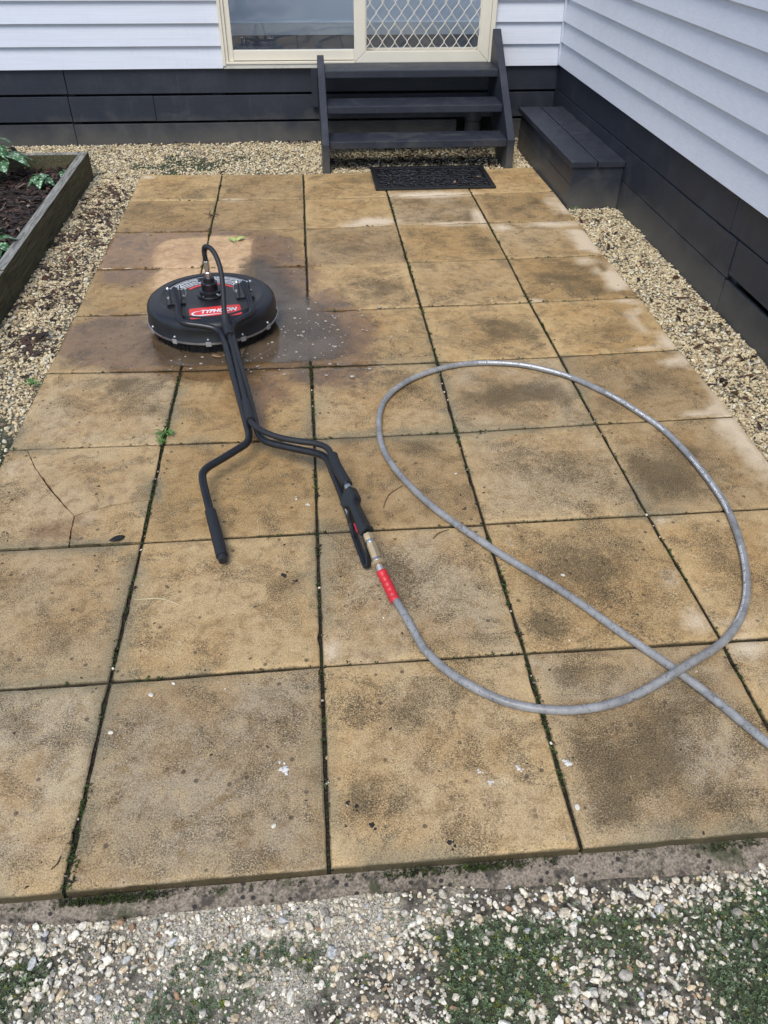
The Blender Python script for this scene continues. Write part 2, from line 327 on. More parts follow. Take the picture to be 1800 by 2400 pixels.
def scatter(name, shapes, pos, rot, scl, cols, mat, smooth=False, parent=None, kind='stuff', label=None, cat=None):
    n = len(pos)
    which = rng.integers(0, len(shapes), n)
    V, F, C = [], [], []
    off = 0
    for s, (v, f) in enumerate(shapes):
        I = np.where(which == s)[0]
        if not len(I): continue
        P = v[None] * scl[I][:, None, :]
        P = np.einsum('nij,nkj->nki', rot[I], P) + pos[I][:, None, :]
        V.append(P.reshape(-1, 3))
        F.append((f[None] + (off + np.arange(len(I)) * len(v))[:, None, None]).reshape(-1, 3))
        C.append(np.repeat(cols[I], len(v), axis=0))
        off += len(I) * len(v)
    V = np.concatenate(V); F = np.concatenate(F); C = np.concatenate(C)
    me = bpy.data.meshes.new(name)
    me.vertices.add(len(V)); me.vertices.foreach_set('co', V.astype(np.float32).ravel())
    me.loops.add(len(F) * 3); me.loops.foreach_set('vertex_index', F.astype(np.int32).ravel())
    me.polygons.add(len(F))
    me.polygons.foreach_set('loop_start', np.arange(0, len(F) * 3, 3, dtype=np.int32))
    me.update(calc_edges=True)
    if smooth: me.shade_smooth()
    else: me.shade_flat()
    a = me.color_attributes.new('tint', 'FLOAT_COLOR', 'POINT')
    a.data.foreach_set('color', np.concatenate([C, np.ones((len(C), 1))], 1).astype(np.float32).ravel())
    me.materials.append(mat)
    o = bpy.data.objects.new(name, me)
    COL.objects.link(o)
    if parent is not None: o.parent = parent
    tag(o, label, cat, None, kind)
    return o

def pick(palette, n, jit=.08):
    p = np.array([c for c, w in palette]); w = np.array([w for c, w in palette], float); w /= w.sum()
    c = p[rng.choice(len(p), n, p=w)]
    return np.clip(c * (1 + rng.normal(0, jit, (n, 1))) , .01, .95)

def grid_mesh(name, xs, ys, zf, mat, attr=None, kind='structure'):
    X, Y = np.meshgrid(xs, ys)
    Z = zf(X, Y)
    nx, ny = len(xs), len(ys)
    V = np.stack([X, Y, Z], 2).reshape(-1, 3)
    i = np.arange(nx * ny).reshape(ny, nx)
    F = np.stack([i[:-1, :-1], i[:-1, 1:], i[1:, 1:], i[1:, :-1]], 2).reshape(-1, 4)
    me = bpy.data.meshes.new(name)
    me.from_pydata(V.tolist(), [], F.tolist())
    me.shade_smooth()
    if attr is not None:
        a = me.color_attributes.new('zone', 'FLOAT_COLOR', 'POINT')
        a.data.foreach_set('color', attr(V[:, 0], V[:, 1]).astype(np.float32).ravel())
    me.materials.append(mat)
    o = bpy.data.objects.new(name, me)
    COL.objects.link(o)
    if kind: o['kind'] = kind
    return o

# ------------------------------------------------------------------ materials
M = {}

def mat_paver():
    k = NT('sandstone_paver')
    p = k.pos()
    a = k.attr('stain'); s = k.n('SeparateColor', {0: a.outputs['Color']})
    a2 = k.attr('tone'); s2 = k.n('SeparateColor', {0: a2.outputs['Color']})
    dirt, clean, wet, rim = s.outputs[0], s.outputs[1], s.outputs[2], a.outputs['Alpha']
    grey, tone, edge, washed = s2.outputs[0], s2.outputs[1], s2.outputs[2], a2.outputs['Alpha']
    n_big = k.noise(p, 3.2, 5, .6)
    n_mid = k.noise(p, 22, 9, .72, .3)
    n_fin = k.noise(p, 270, 4, .8)
    n_grain = k.noise(p, 520, 2, .7)
    n_brk = k.noise(p, 11, 11, .76, .35)
    n_sta = k.noise(p, 6.5, 12, .78, .5)
    base = k.mix(k.rng(tone, 0, 1), (.535, .335, .128), (.460, .370, .250))
    base = k.mix(k.rng(n_big, .44, .58, 0, .55), base, (.420, .240, .080))
    base = k.mix(k.rng(n_mid, .50, .38, 0, .75), base, (.270, .168, .070))
    base = k.mix(k.rng(n_mid, .53, .64, 0, .60), base, (.610, .450, .235))
    base = k.mix(k.math('MULTIPLY', rim, k.rng(n_brk, .40, .56, .1, .75)), base, (.600, .425, .205))
    base = k.mix(1.0, base, k.ramp(k.n('ObjectInfo').outputs['Random'], [(0, (.76, .74, .72)), (1, (1.10, 1.09, 1.06))]), 'MULTIPLY')
    # aggregate speckle
    base = k.mix(k.rng(n_fin, .52, .60, 0, .50), base, (.135, .090, .042))
    base = k.mix(k.rng(n_fin, .46, .36, 0, .55), base, (.680, .530, .320))
    base = k.mix(k.rng(n_grain, .54, .62, 0, .50), base, (.085, .062, .034))
    # scattered dark mould freckles and lichen dots
    fre = k.math('MULTIPLY', k.rng(n_sta, .505, .585), k.rng(n_fin, .43, .53))
    base = k.mix(k.math('MULTIPLY', fre, .72), base, (.062, .048, .028))
    vor = k.n('TexVoronoi', {'Vector': p, 'Scale': 30.0, 'Randomness': 1.0}, feature='F1')
    dot = k.math('MULTIPLY', k.rng(k.math('ADD', vor.outputs['Distance'], k.math('MULTIPLY', n_fin, .12)), .25, .19), k.rng(k.n('SeparateColor', {0: vor.outputs['Color']}).outputs[0], .72, .76))
    base = k.mix(k.math('MULTIPLY', dot, .72), base, (.050, .038, .026))
    # grime with a ragged border
    dm = k.math('ADD', dirt, k.math('ADD', k.math('MULTIPLY', k.math('SUBTRACT', n_brk, .5), 1.9), k.math('MULTIPLY', k.math('SUBTRACT', n_fin, .5), 1.5)))
    dm = k.math('MULTIPLY', k.rng(dm, .30, .86), k.rng(dirt, .02, .25))
    dcol = k.mix(k.rng(n_fin, .42, .56), (.180, .122, .055), (.046, .037, .023))
    base = k.mix(k.math('MULTIPLY', dm, .80), base, dcol)
    # grey green film
    gm = k.math('ADD', grey, k.math('MULTIPLY', k.math('SUBTRACT', n_brk, .5), 1.6))
    gm = k.math('MULTIPLY', k.rng(gm, .22, .7), k.rng(grey, .02, .2))
    base = k.mix(k.math('MULTIPLY', gm, .66), base, k.mix(k.rng(n_fin, .4, .6), (.235, .205, .135), (.105, .098, .062)))
    # worn or washed pale patches
    cm = k.math('ADD', clean, k.math('MULTIPLY', k.math('SUBTRACT', n_brk, .5), 1.0))
    cm = k.math('MULTIPLY', k.rng(cm, .22, .80), k.rng(clean, .02, .2))
    base = k.mix(k.math('MULTIPLY', cm, .90), base, k.mix(k.rng(n_fin, .4, .6), (.76, .64, .48), (.58, .45, .29)))
    # dark line of moss and dirt along the edges
    em = k.math('MULTIPLY', k.rng(k.math('ADD', edge, k.math('MULTIPLY', k.math('SUBTRACT', n_brk, .5), 1.4)), .66, .95), k.rng(edge, .3, .5))
    base = k.mix(k.math('MULTIPLY', em, .75), base, (.060, .048, .024))
    # the freshly washed track
    base = k.mix(k.math('MULTIPLY', k.math('SUBTRACT', 1.0, washed), .92), base, k.mix(k.rng(n_mid, .42, .60), (.50, .315, .165), (.66, .455, .265)))
    # wet
    wm = k.math('ADD', wet, k.math('MULTIPLY', k.math('SUBTRACT', n_brk, .5), 1.5))
    wm = k.math('MULTIPLY', k.rng(wm, .25, .62), k.rng(wet, .02, .2))
    base = k.mix(wm, base, k.mix(1.0, base, (.54, .44, .34), 'MULTIPLY'))
    rough = k.rng(n_brk, .38, .62, .56, .74)
    rough = k.math('SUBTRACT', rough, k.math('MULTIPLY', wm, .48))
    h = k.math('ADD', k.math('MULTIPLY', n_fin, .7), k.math('ADD', k.math('MULTIPLY', n_grain, .3), k.math('MULTIPLY', n_mid, 1.2)))
    nb = k.n('Bump', {'Height': h, 'Strength': k.rng(wm, 0, 1, .6, .15), 'Distance': .0022}).outputs[0]
    return k.done(k.bsdf(base, rough, nb, Specular_IOR_Level=k.rng(wm, 0, 1, .30, .60)))

def mat_tint(name, rough=.75, bump=.3, scale=150, gain=1.0, spec=.35, sub=None):
    k = NT(name)
    p = k.pos()
    c = k.attr('tint').outputs['Color']
    n = k.noise(p, scale, 4, .6)
    c = k.mix(1.0, c, k.ramp(n, [(.38, (.62 * gain, .60 * gain, .56 * gain)), (.62, (1.10 * gain,) * 3)]), 'MULTIPLY')
    b = k.bsdf(c, rough, k.bump(n, bump, .001), Specular_IOR_Level=spec)
    return k.done(b)

def mat_ground():
    k = NT('ground_soil')
    p = k.pos()
    z = k.attr('zone'); s = k.n('SeparateColor', {0: z.outputs['Color']})
    n1 = k.noise(p, 9, 6, .65, .5); n2 = k.noise(p, 70, 5, .7); n3 = k.noise(p, 300, 3, .65)
    soil = k.ramp(n2, [(.36, (.030, .027, .022)), (.5, (.105, .093, .070)), (.64, (.24, .21, .16))])
    grit = k.ramp(n3, [(.36, (.15, .13, .10)), (.48, (.38, .34, .265)), (.60, (.64, .59, .48))])
    f = k.math('ADD', s.outputs[0], k.math('MULTIPLY', k.math('SUBTRACT', n1, .5), 1.2))
    c = k.mix(k.rng(f, .3, .65), soil, grit)
    moss = k.ramp(n2, [(.36, (.030, .036, .022)), (.5, (.062, .074, .042)), (.64, (.11, .125, .070))])
    g = k.math('ADD', s.outputs[1], k.math('MULTIPLY', k.math('SUBTRACT', n1, .5), .9))
    c = k.mix(k.rng(g, .4, .75), c, moss)
    return k.done(k.bsdf(c, .9, k.bump(k.math('ADD', n2, k.math('MULTIPLY', n3, .5)), .9, .006), Specular_IOR_Level=.25))

def mat_paint(name, col, wear=(.10, .10, .10), wf=.35, stretch=(6, 60, 60), rough=.5, grain=.25, dusty=None):
    k = NT(name)
    p = k.pos()
    g = k.noise(k.scaled(p, stretch), 2.2, 6, .65, .3)
    b = k.noise(p, 5, 6, .65, .5)
    c = k.mix(k.rng(g, .3, .7, 0, .5), tuple(q * .86 for q in col), tuple(min(1, q * 1.1) for q in col))
    c = k.mix(k.rng(b, .52, .75, 0, wf), c, wear)
    f = k.noise(p, 120, 4, .7)
    c = k.mix(k.rng(f, .60, .68, 0, .40), c, wear)
    st = k.noise(k.scaled(p, (55, 55, 3)), 1.0, 6, .7, .2)     # runs of faded paint down the boards
    c = k.mix(k.math('MULTIPLY', k.rng(st, .54, .68), k.rng(b, .42, .60, 0, .38)), c, wear)
    up = k.rng(k.n('SeparateXYZ', {0: k.n('NewGeometry').outputs['True Normal']}).outputs[2], .7, .95)
    c = k.mix(k.math('MULTIPLY', up, k.rng(k.noise(p, 17, 8, .75, .6), .50, .66, 0, .30)), c, tuple(min(1, q * 1.5) for q in wear))
    if dusty:                                        # splashed soil low on the boards
        z = k.n('SeparateXYZ', {0: p}).outputs[2]
        d = k.math('MULTIPLY', k.rng(k.math('ADD', z, k.math('MULTIPLY', b, -.30)), .02, -.16), .85)
        c = k.mix(d, c, dusty)
    return k.done(k.bsdf(c, k.rng(b, .3, .7, rough * .8, rough * 1.2), k.bump(k.math('ADD', g, k.math('MULTIPLY', f, .3)), grain, .002), Specular_IOR_Level=.4))

def mat_timber():
    k = NT('weathered_sleeper')
    p = k.pos()
    g = k.noise(k.scaled(p, (60, 4, 60)), 1.6, 7, .7, .4)
    b = k.noise(p, 11, 6, .7, .5)
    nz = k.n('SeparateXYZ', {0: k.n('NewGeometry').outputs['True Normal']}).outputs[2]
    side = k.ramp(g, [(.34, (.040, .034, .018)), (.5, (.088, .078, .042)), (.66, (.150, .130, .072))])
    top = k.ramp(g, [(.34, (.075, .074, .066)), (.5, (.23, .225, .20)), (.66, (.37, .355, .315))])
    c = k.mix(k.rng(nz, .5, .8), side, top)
    c = k.mix(k.rng(b, .55, .72, 0, .55), c, (.055, .068, .030))
    return k.done(k.bsdf(c, .85, k.bump(g, .6, .004), Specular_IOR_Level=.25))

def mat_glass():
    k = NT('window_glass')
    fr = k.n('Fresnel', {'IOR': 1.55}).outputs[0]
    tr = k.n('BsdfTransparent', {'Color': (.93, .95, .96)})
    gl = k.n('BsdfGlossy', {'Color': (1, 1, 1), 'Roughness': .004})
    return k.done(k.n('MixShader', {0: k.math('MULTIPLY', fr, 1.25, clamp=True), 1: tr.outputs[0], 2: gl.outputs[0]}))

def mat_mud():
    k = NT('muddy_water')
    p = k.pos()
    a = k.n('SeparateColor', {0: k.attr('film').outputs['Color']}).outputs[0]
    n = k.noise(p, 16, 6, .65, .5); n2 = k.noise(p, 5, 3, .6)
    f = k.rng(k.math('ADD', a, k.math('MULTIPLY', k.math('SUBTRACT', n, .5), .9)), .10, .75)
    f = k.math('MULTIPLY', f, k.rng(a, .01, .25))
    c = k.ramp(n2, [(.40, (.090, .064, .040)), (.60, (.150, .110, .072))])
    nb = k.bump(k.noise(p, 24, 3, .5), .12, .002)
    w = k.bsdf(c, .10, nb, Specular_IOR_Level=.5)
    tr = k.n('BsdfTransparent', {'Color': (1, 1, 1)})
    return k.done(k.n('MixShader', {0: k.math('MULTIPLY', f, .80), 1: tr.outputs[0], 2: w.outputs[0]}))

def mat_leaf():
    k = NT('spotted_green_leaf')
    p = k.obj()
    v = k.n('TexVoronoi', {'Vector': p, 'Scale': 62.0}).outputs['Distance']
    n = k.noise(p, 30, 4, .6)
    g = k.ramp(n, [(.3, (.030, .090, .030)), (.7, (.085, .190, .070))])
    sp = k.rng(v, .42, .26)
    c = k.mix(k.math('MULTIPLY', sp, k.rng(n, .4, .55, .35, .95)), g, (.50, .66, .52))
    return k.done(k.bsdf(c, .42, k.bump(n, .4, .004), Specular_IOR_Level=.5, Subsurface_Weight=.0))

def mat_hose():
    k = NT('grey_hose_rubber')
    p = k.pos()
    n = k.noise(p, 18, 6, .7, .6); f = k.noise(p, 160, 4, .7)
    c = k.ramp(n, [(.35, (.195, .192, .188)), (.5, (.265, .263, .258)), (.65, (.325, .322, .315))])
    c = k.mix(k.rng(f, .58, .66, 0, .7), c, (.065, .065, .065))
    c = k.mix(k.rng(k.noise(p, 30, 7, .75, 1.2), .57, .63, 0, .65), c, (.075, .072, .068))
    return k.done(k.bsdf(c, k.rng(n, .3, .7, .32, .46), k.bump(f, .2, .0008), Specular_IOR_Level=.45))

def mat_mortar():
    k = NT('mortar_haunch')
    p = k.pos()
    n = k.noise(p, 30, 10, .75, .1); f = k.noise(p, 180, 4, .7)
    c = k.ramp(f, [(.38, (.14, .115, .085)), (.62, (.335, .275, .215))])
    c = k.mix(k.rng(n, .49, .60, 0, .85), c, (.045, .038, .032))
    v = k.n('TexVoronoi', {'Vector': p, 'Scale': 55.0})
    c = k.mix(k.math('MULTIPLY', k.rng(v.outputs['Distance'], .32, .22), k.rng(k.n('SeparateColor', {0: v.outputs['Color']}).outputs[0], .55, .6)), c, (.040, .034, .030))
    g = k.rng(k.noise(p, 9, 6, .7, .5), .58, .68, 0, .75)
    c = k.mix(g, c, (.040, .050, .018))
    return k.done(k.bsdf(c, .85, k.bump(k.math('ADD', n, f), .6, .004), Specular_IOR_Level=.3))

def mat_joint():
    k = NT('joint_dirt')
    p = k.pos()
    n = k.noise(p, 12, 6, .7, .5); f = k.noise(p, 200, 3, .7)
    c = k.ramp(f, [(.35, (.010, .008, .006)), (.55, (.030, .024, .017)), (.7, (.10, .08, .055))])
    c = k.mix(k.rng(n, .55, .62, 0, .7), c, (.028, .040, .014))
    return k.done(k.bsdf(c, .95, k.bump(f, .6, .004), Specular_IOR_Level=.2))

M['paver'] = mat_paver()
M['ground'] = mat_ground()
M['stone'] = mat_tint('gravel_stone', .78, .35, 160)
M['moss'] = mat_tint('moss_green', .8, .2, 90)
M['bark'] = mat_tint('bark_chip', .62, .6, 220, 1.0, .4)
M['dry'] = mat_tint('dry_leaf_brown', .5, .5, 120)
M['cladding'] = mat_paint('lavender_white_paint', (.660, .685, .745), (.50, .52, .58), .22, (1, 8, 60), .48, .10)
M['charcoal'] = mat_paint('charcoal_paint', (.0245, .0288, .0405), (.060, .064, .072), .34, (5, 5, 45), .50, .35, (.105, .098, .085))
M['cream'] = plain('cream_enamel', (.72, .665, .54), .35, var=.03, scale=6)
M['sill'] = mat_paint('flaking_white_paint', (.66, .63, .55), (.20, .19, .17), .6, (10, 60, 60), .6, .5)
M['timber'] = mat_timber()
M['glass'] = mat_glass()
M['mud'] = mat_mud()
M['leaf'] = mat_leaf()
M['hose'] = mat_hose()
M['mortar'] = mat_mortar()
M['joint'] = mat_joint()
M['void'] = plain('underfloor_dark', (.012, .011, .010), .9)  # near-black colour standing in for the unlit space under the floor
M['carpet'] = plain('room_floor_brown', (.085, .078, .072), .6, var=.2, scale=3)
M['roomwall'] = plain('room_wall_blue_grey', (.80, .84, .90), .7, var=.04, scale=2)
M['white'] = plain('white_gloss', (.78, .78, .76), .4, var=.04)
M['black'] = plain('black_powder_coat', (.0115, .0118, .0135), .34, var=.2, scale=60, bump=.05)
M['shell'] = plain('black_moulded_shell', (.0125, .0130, .0155), .40, var=.25, scale=14, bump=.04)
M['rubber'] = plain('black_rubber', (.0140, .0145, .0165), .55, var=.2, scale=50, bump=.1)
M['bristle'] = plain('black_bristle', (.010, .010, .010), .6, var=.5, scale=200)
M['steel'] = plain('zinc_steel', (.62, .62, .60), .30, 1.0, var=.1)
M['tin'] = plain('bright_clip_metal', (.52, .52, .51), .42, .65, var=.08)
M['brass'] = plain('nickel_brass', (.56, .43, .26), .45, .65, var=.12)
M['red'] = plain('red_vinyl', (.56, .020, .028), .45, var=.12, scale=30)
M['redlabel'] = plain('red_label', (.70, .035, .030), .35, var=.05)
M['pink'] = plain('red_catch', (.50, .030, .045), .4)
M['print'] = plain('white_print', (.78, .78, .78), .5, var=.05)
M['mat'] = plain('doormat_rubber', (.0150, .0150, .0165), .34, var=.25, scale=60, bump=.2)
M['twig'] = plain('dry_twig', (.085, .055, .030), .8, var=.4, scale=80)
M['straw'] = plain('pale_straw', (.50, .43, .27), .7, var=.2)
M['weed'] = plain('weed_green', (.10, .21, .045), .5, var=.35, scale=60)
M['palegreen'] = plain('pale_green_leaf', (.36, .44, .13), .5, var=.25, scale=40)
M['pebble'] = plain('white_pebble', (.66, .61, .50), .6, var=.12, scale=60, bump=.2)
M['splat'] = plain('white_dropping', (.62, .60, .56), .8, var=.15, scale=120, bump=.4)
M['crud'] = plain('black_lichen', (.022, .018, .015), .9, var=.4, scale=120, bump=.6)
M['foam'] = plain('foam_bubble', (.40, .36, .31), .08, var=.2)
M['pipe'] = plain('dark_drain_pipe', (.045, .046, .052), .5, var=.2)

# ------------------------------------------------------------------ the ground
PX0, PX1, PY1 = 0.0, 2.49, 4.5

def height(x, y):
    side = smoothstep(0.0, .5, y)
    h = -.056 * (1 - side) + -.024 * side
    inside = (x > .02) & (x < 2.47) & (y > .02) & (y < 4.48)
    h = np.where(inside, -.034, h)
    amp = .006 * np.exp(-((x - 1.2) ** 2 + (y - 2) ** 2) / 40)
    return h + amp * (fbm(x, y, 6) - .5) * 2

def moss_mask(x, y):
    """How mossy the ground is, 0 to 1: thick at the front right, a strip beside the left edge, films at the back left."""
    f = fbm(x, y, 5.5, 4, 3)
    front = smoothstep(-.06, -.12, y) * (.48 + .26 * smoothstep(1.0, 1.45, x) - .10 * smoothstep(.75, .45, x))
    front = front + .35 * np.exp(-((x - .45) / .10) ** 2 - ((y + .06) / .05) ** 2) + .25 * np.exp(-((x - .82) / .16) ** 2 - ((y + .10) / .05) ** 2)
    left = .85 * np.exp(-((x + .08) / .10) ** 2) * smoothstep(.6, 1.0, y) * smoothstep(2.15, 1.6, y)
    back = .52 * smoothstep(4.45, 4.6, y) * smoothstep(5.15, 4.9, y) * smoothstep(1.1, .4, x) + .30 * np.exp(-((x - 2.62) / .10) ** 2 - ((y - 3.35) / .28) ** 2)
    back = back + .22 * np.exp(-((x - 2.70) / .08) ** 2 - ((y - 2.85) / .2) ** 2)
    return np.clip((front + left + back) + (f - .5) * 1.9, 0, 1) * ((front + left + back) > .02)

def grit_mask(x, y):
    f = fbm(x, y, 4.5, 4, 8)
    return np.clip((f - .34) * 2.6, 0, 1)

def zone(x, y):
    g = grit_mask(x, y)
    sidez = smoothstep(0, .3, y)
    g = g * (1 - sidez) + sidez * (.36 + .25 * (fbm(x, y, 3, 3, 5) - .5))
    m = moss_mask(x, y)
    return np.stack([g, m, np.zeros_like(g), np.ones_like(g)], 1)

def axis(lo, hi, step):
    core = np.arange(lo, hi + 1e-6, step)
    far = np.array([.3, .8, 1.6, 3, 6, 12, 25, 60])
    return np.concatenate([lo - far[::-1], core, hi + far])
grid_mesh('ground', axis(-1.3, 3.1, .035), axis(-1.0, 5.5, .035), height, M['ground'], zone)

# ------------------------------------------------------------------ the patio: bed, pavers, haunch
def sheet(x0, x1, y0, y1, z0, z1):
    return MB().box((x0, y0, z0), (x1, y1, z1))
patio = sheet(.008, 2.482, .010, 4.492, -.06, -.0085).build('patio', M['joint'])
patio['kind'] = 'structure'

def stain_at(x, y):
    d = {k: np.zeros_like(x) for k in 'cdgwk'}
    for k, sx, sy, rx, ry, s in STAINS:
        r2 = ((x - sx) / rx) ** 2 + ((y - sy) / ry) ** 2
        if k == 'k':                                 # the freshly washed track behind the cleaner
            v = s * smoothstep(1.10, .97, np.sqrt(((x - sx) / rx) ** 4 + ((y - sy) / ry) ** 4) ** .5)
        else:
            v = s * np.exp(-r2 * .9)
        d[k] = np.maximum(d[k], v)
    return d

def paver_attrs(P, quad, tone, soil=1.0):
    x, y = P[:, 0], P[:, 1]
    d = stain_at(x, y)
    # distance to the nearest side of this paver
    dist = np.full(len(x), 9.0)
    for a, b in zip(quad, quad[1:] + quad[:1]):
        ax, ay = a; bx, by = b
        L = math.hypot(bx - ax, by - ay)
        dist = np.minimum(dist, np.abs((bx - ax) * (y - ay) - (by - ay) * (x - ax)) / L)
    edge = np.exp(-dist / .010)
    cloud = fbm(x, y, 3.1, 5, 4); fine = fbm(x, y, 9, 4, 14)
    dirt = np.clip(d['d'] + np.clip(.55 * cloud + .45 * fine - .40, 0, 1) * 2.15 * soil * smoothstep(.002, .06, dist), 0, 1)
    rim = smoothstep(.16, .02, PX1 - x + .10 * (fbm(x, y, 7, 4, 6) - .5)) * smoothstep(.9, 1.4, y) * smoothstep(4.3, 3.6, y)
    rim = rim * smoothstep(.40, .62, fbm(x, y, 4.2, 3, 9))
    clean = np.clip(np.maximum(d['c'], rim * .9), 0, 1)
    dirt = dirt * (1 - .9 * np.clip(clean, 0, 1)) * (1 - d['k'])
    clean = clean * (1 - d['k'])
    side = P[:, 2] < -.0062
    dirt = np.where(side, 1.0, dirt); clean = np.where(side, 0.0, clean); edge = np.where(side, 1.0, edge)
    wet = np.clip(1.7 * d['w'] * (1 - .75 * d['k']), 0, 1)
    s = np.stack([dirt, clean, wet, np.exp(-dist / .045)], 1)
    alg = np.exp(-dist / .045) * smoothstep(.52, .68, fbm(x, y, 2.7, 3, 60)) * smoothstep(3.2, 1.5, y)
    t = np.stack([np.maximum(d['g'], .8 * alg), np.full_like(x, tone), edge, 1 - d['k']], 1)
    return s, t

def paver_from(bm, quad, tone, name='paver', label=None):
    me = bpy.data.meshes.new(name)
    bm.normal_update()
    bm.to_mesh(me); bm.free()
    P = np.array([tuple(v.co) for v in me.vertices])
    s, t = paver_attrs(P, quad, tone, float(np.clip(rng.normal(1.0, .40), .35, 1.8)))
    for nm, arr in (('stain', s), ('tone', t)):
        a = me.color_attributes.new(nm, 'FLOAT_COLOR', 'POINT')
        a.data.foreach_set('color', arr.astype(np.float32).ravel())
    me.shade_smooth(); me.set_sharp_from_angle(angle=math.radians(35))
    me.materials.append(M['paver'])
    o = bpy.data.objects.new(name, me)
    COL.objects.link(o)
    o.parent = patio
    o.matrix_parent_inverse = world_of(patio).inverted()
    if label: o['label'] = label
    return o

def paver_grid(quad, tone, n=18, lift=0.0):
    """A slab: top gridded so that grime, worn patches and chipped edges have somewhere to live, sides going down into the bed."""
    q = [np.array(c) for c in quad]
    bm = bmesh.new()
    tz = [rng.normal(0, .0011) + lift for _ in range(4)]
    us = np.concatenate([[0, .012], np.linspace(.05, .95, n - 3), [.988, 1]])
    G = []
    for v in us:
        row = []
        for u in us:
            w = ((1 - u) * (1 - v), u * (1 - v), u * v, (1 - u) * v)
            p = sum(a * b for a, b in zip(w, q)); z = sum(a * b for a, b in zip(w, tz))
            b = u in (0, 1) or v in (0, 1)
            if b:
                c = sum(q) / 4
                chip = abs(rng.normal(0, .0011)) + (.008 * rng.random() if rng.random() < .09 else 0)
                p = p + (c - p) / np.linalg.norm(c - p) * chip
                z -= .0035
            row.append(bm.verts.new((p[0], p[1], z)))
        G.append(row)
    N = len(us)
    for j in range(N - 1):
        for i in range(N - 1):
            bm.faces.new((G[j][i], G[j][i + 1], G[j + 1][i + 1], G[j + 1][i]))
    ring = [G[0][i] for i in range(N)] + [G[j][N - 1] for j in range(1, N)] + [G[N - 1][i] for i in range(N - 2, -1, -1)] + [G[j][0] for j in range(N - 2, 0, -1)]
    lip = [bm.verts.new((v.co.x, v.co.y, -.0085)) for v in ring]
    low = [bm.verts.new((v.co.x, v.co.y, -.040)) for v in ring]
    for r0, r1 in ((ring, lip), (lip, low)):
        for i in range(len(ring)):
            j = (i + 1) % len(ring)
            bm.faces.new((r0[j], r0[i], r1[i], r1[j]))
    return bm

def corner(i, j):
    return np.array(GRID[(i, j)])

for j in range(9):                                   # j counts from the house towards the viewer
    for i in range(5):
        tl, tr, br, bl = corner(i, j), corner(i + 1, j), corner(i + 1, j + 1), corner(i, j + 1)
        gx = .0021 + .0012 * rng.random() + (.0008 if i in (1, 2) else 0)
        gy = .0020 + .0014 * rng.random()
        x0 = gx if i > 0 else 0; x1 = gx if i < 4 else 0
        quad = [(bl[0] + x0, bl[1] + gy), (br[0] - x1, br[1] + gy), (tr[0] - x1, tr[1] - gy), (tl[0] + x0, tl[1] - gy)]
        tone = float(np.clip(rng.normal(.28, .28), 0, 1)) + (.40 if i == 0 and j > 3 else 0) + (.42 if j == 8 else .2 if j == 7 else 0) + (.2 if j == 8 and i < 2 else 0)
        tone = min(1, tone)
        if (i, j) == (0, 6):                         # this one has cracked into three
            k0, k1, k2, k3, k4, k5, k6, k7 = [Vector((c[0], c[1], 0)) for c in CRACK]
            B = [Vector((c[0], c[1], 0)) for c in quad]
            top = B[3].lerp(B[2], .125); right = B[1].lerp(B[2], .40); bot = B[0].lerp(B[1], (k5.x - B[0].x) / (B[1].x - B[0].x))
            pieces = [[B[0], bot, k4, k3, k2, k1, top, B[3]], [bot, B[1], right, k6, k3, k4], [top, k1, k2, k3, k6, right, B[2]]]
            bm = bmesh.new()
            for pc in pieces:
                c = sum(pc, Vector()) / len(pc)
                pc = [p + (c - p).normalized() * .0028 for p in pc]
                dz = rng.normal(0, .0012)
                f = bm.faces.new([bm.verts.new((p.x, p.y, dz)) for p in pc])
                bmesh.ops.triangulate(bm, faces=[f])
            bmesh.ops.subdivide_edges(bm, edges=bm.edges, cuts=5, use_grid_fill=True)
            for v in bm.verts:
                if any(len(e.link_faces) == 1 for e in v.link_edges):
                    v.co.x += rng.normal(0, .0009); v.co.y += rng.normal(0, .0009)
            r = bmesh.ops.extrude_face_region(bm, geom=bm.faces[:])
            for v in [g for g in r['geom'] if isinstance(g, bmesh.types.BMVert)]:
                v.co.z = -.04
            bmesh.ops.recalc_face_normals(bm, faces=bm.faces)
            paver_from(bm, quad, .6, label='paver cracked into three pieces')
        else:
            paver_from(paver_grid(quad, tone), quad, tone)

# mortar haunch showing under the front edge
b = MB()
nx = 90
top, lowp, base = [], [], []
for k in range(nx + 1):
    x = -.75 + 3.4 * k / nx
    w = .027 + .018 * smoothstep(1.0, 1.8, x) - .009 * smoothstep(.6, .2, x) + .022 * (fbm(x, 0, 7, 4, 2) - .5)
    lowp.append((x, -w, -.053 + .006 * (fbm(x, 3, 9) - .5)))
    top.append((x, .006, -.026 + .006 * (fbm(x, 5, 12) - .5)))
mid = [((a[0] + c[0]) / 2, a[1] * .45, -.034 + .008 * (fbm(a[0], 8, 14) - .5)) for a, c in zip(lowp, top)]
base = [(a[0], a[1] - .004, -.09) for a in lowp]
rows = [top, mid, lowp, base]
for r_ in rows: b.v += [tuple(float(q) for q in p) for p in r_]
n1 = nx + 1
for r_ in range(3):
    b.f += [(r_ * n1 + k, r_ * n1 + k + 1, (r_ + 1) * n1 + k + 1, (r_ + 1) * n1 + k) for k in range(nx)]
h_ = b.build('mortar_haunch', M['mortar'], patio, smooth='all')

# ------------------------------------------------------------------ the house
house = thing('house', 'weatherboard house in pale lavender paint over charcoal base boards', 'house', (2.82, 5.31, 0))

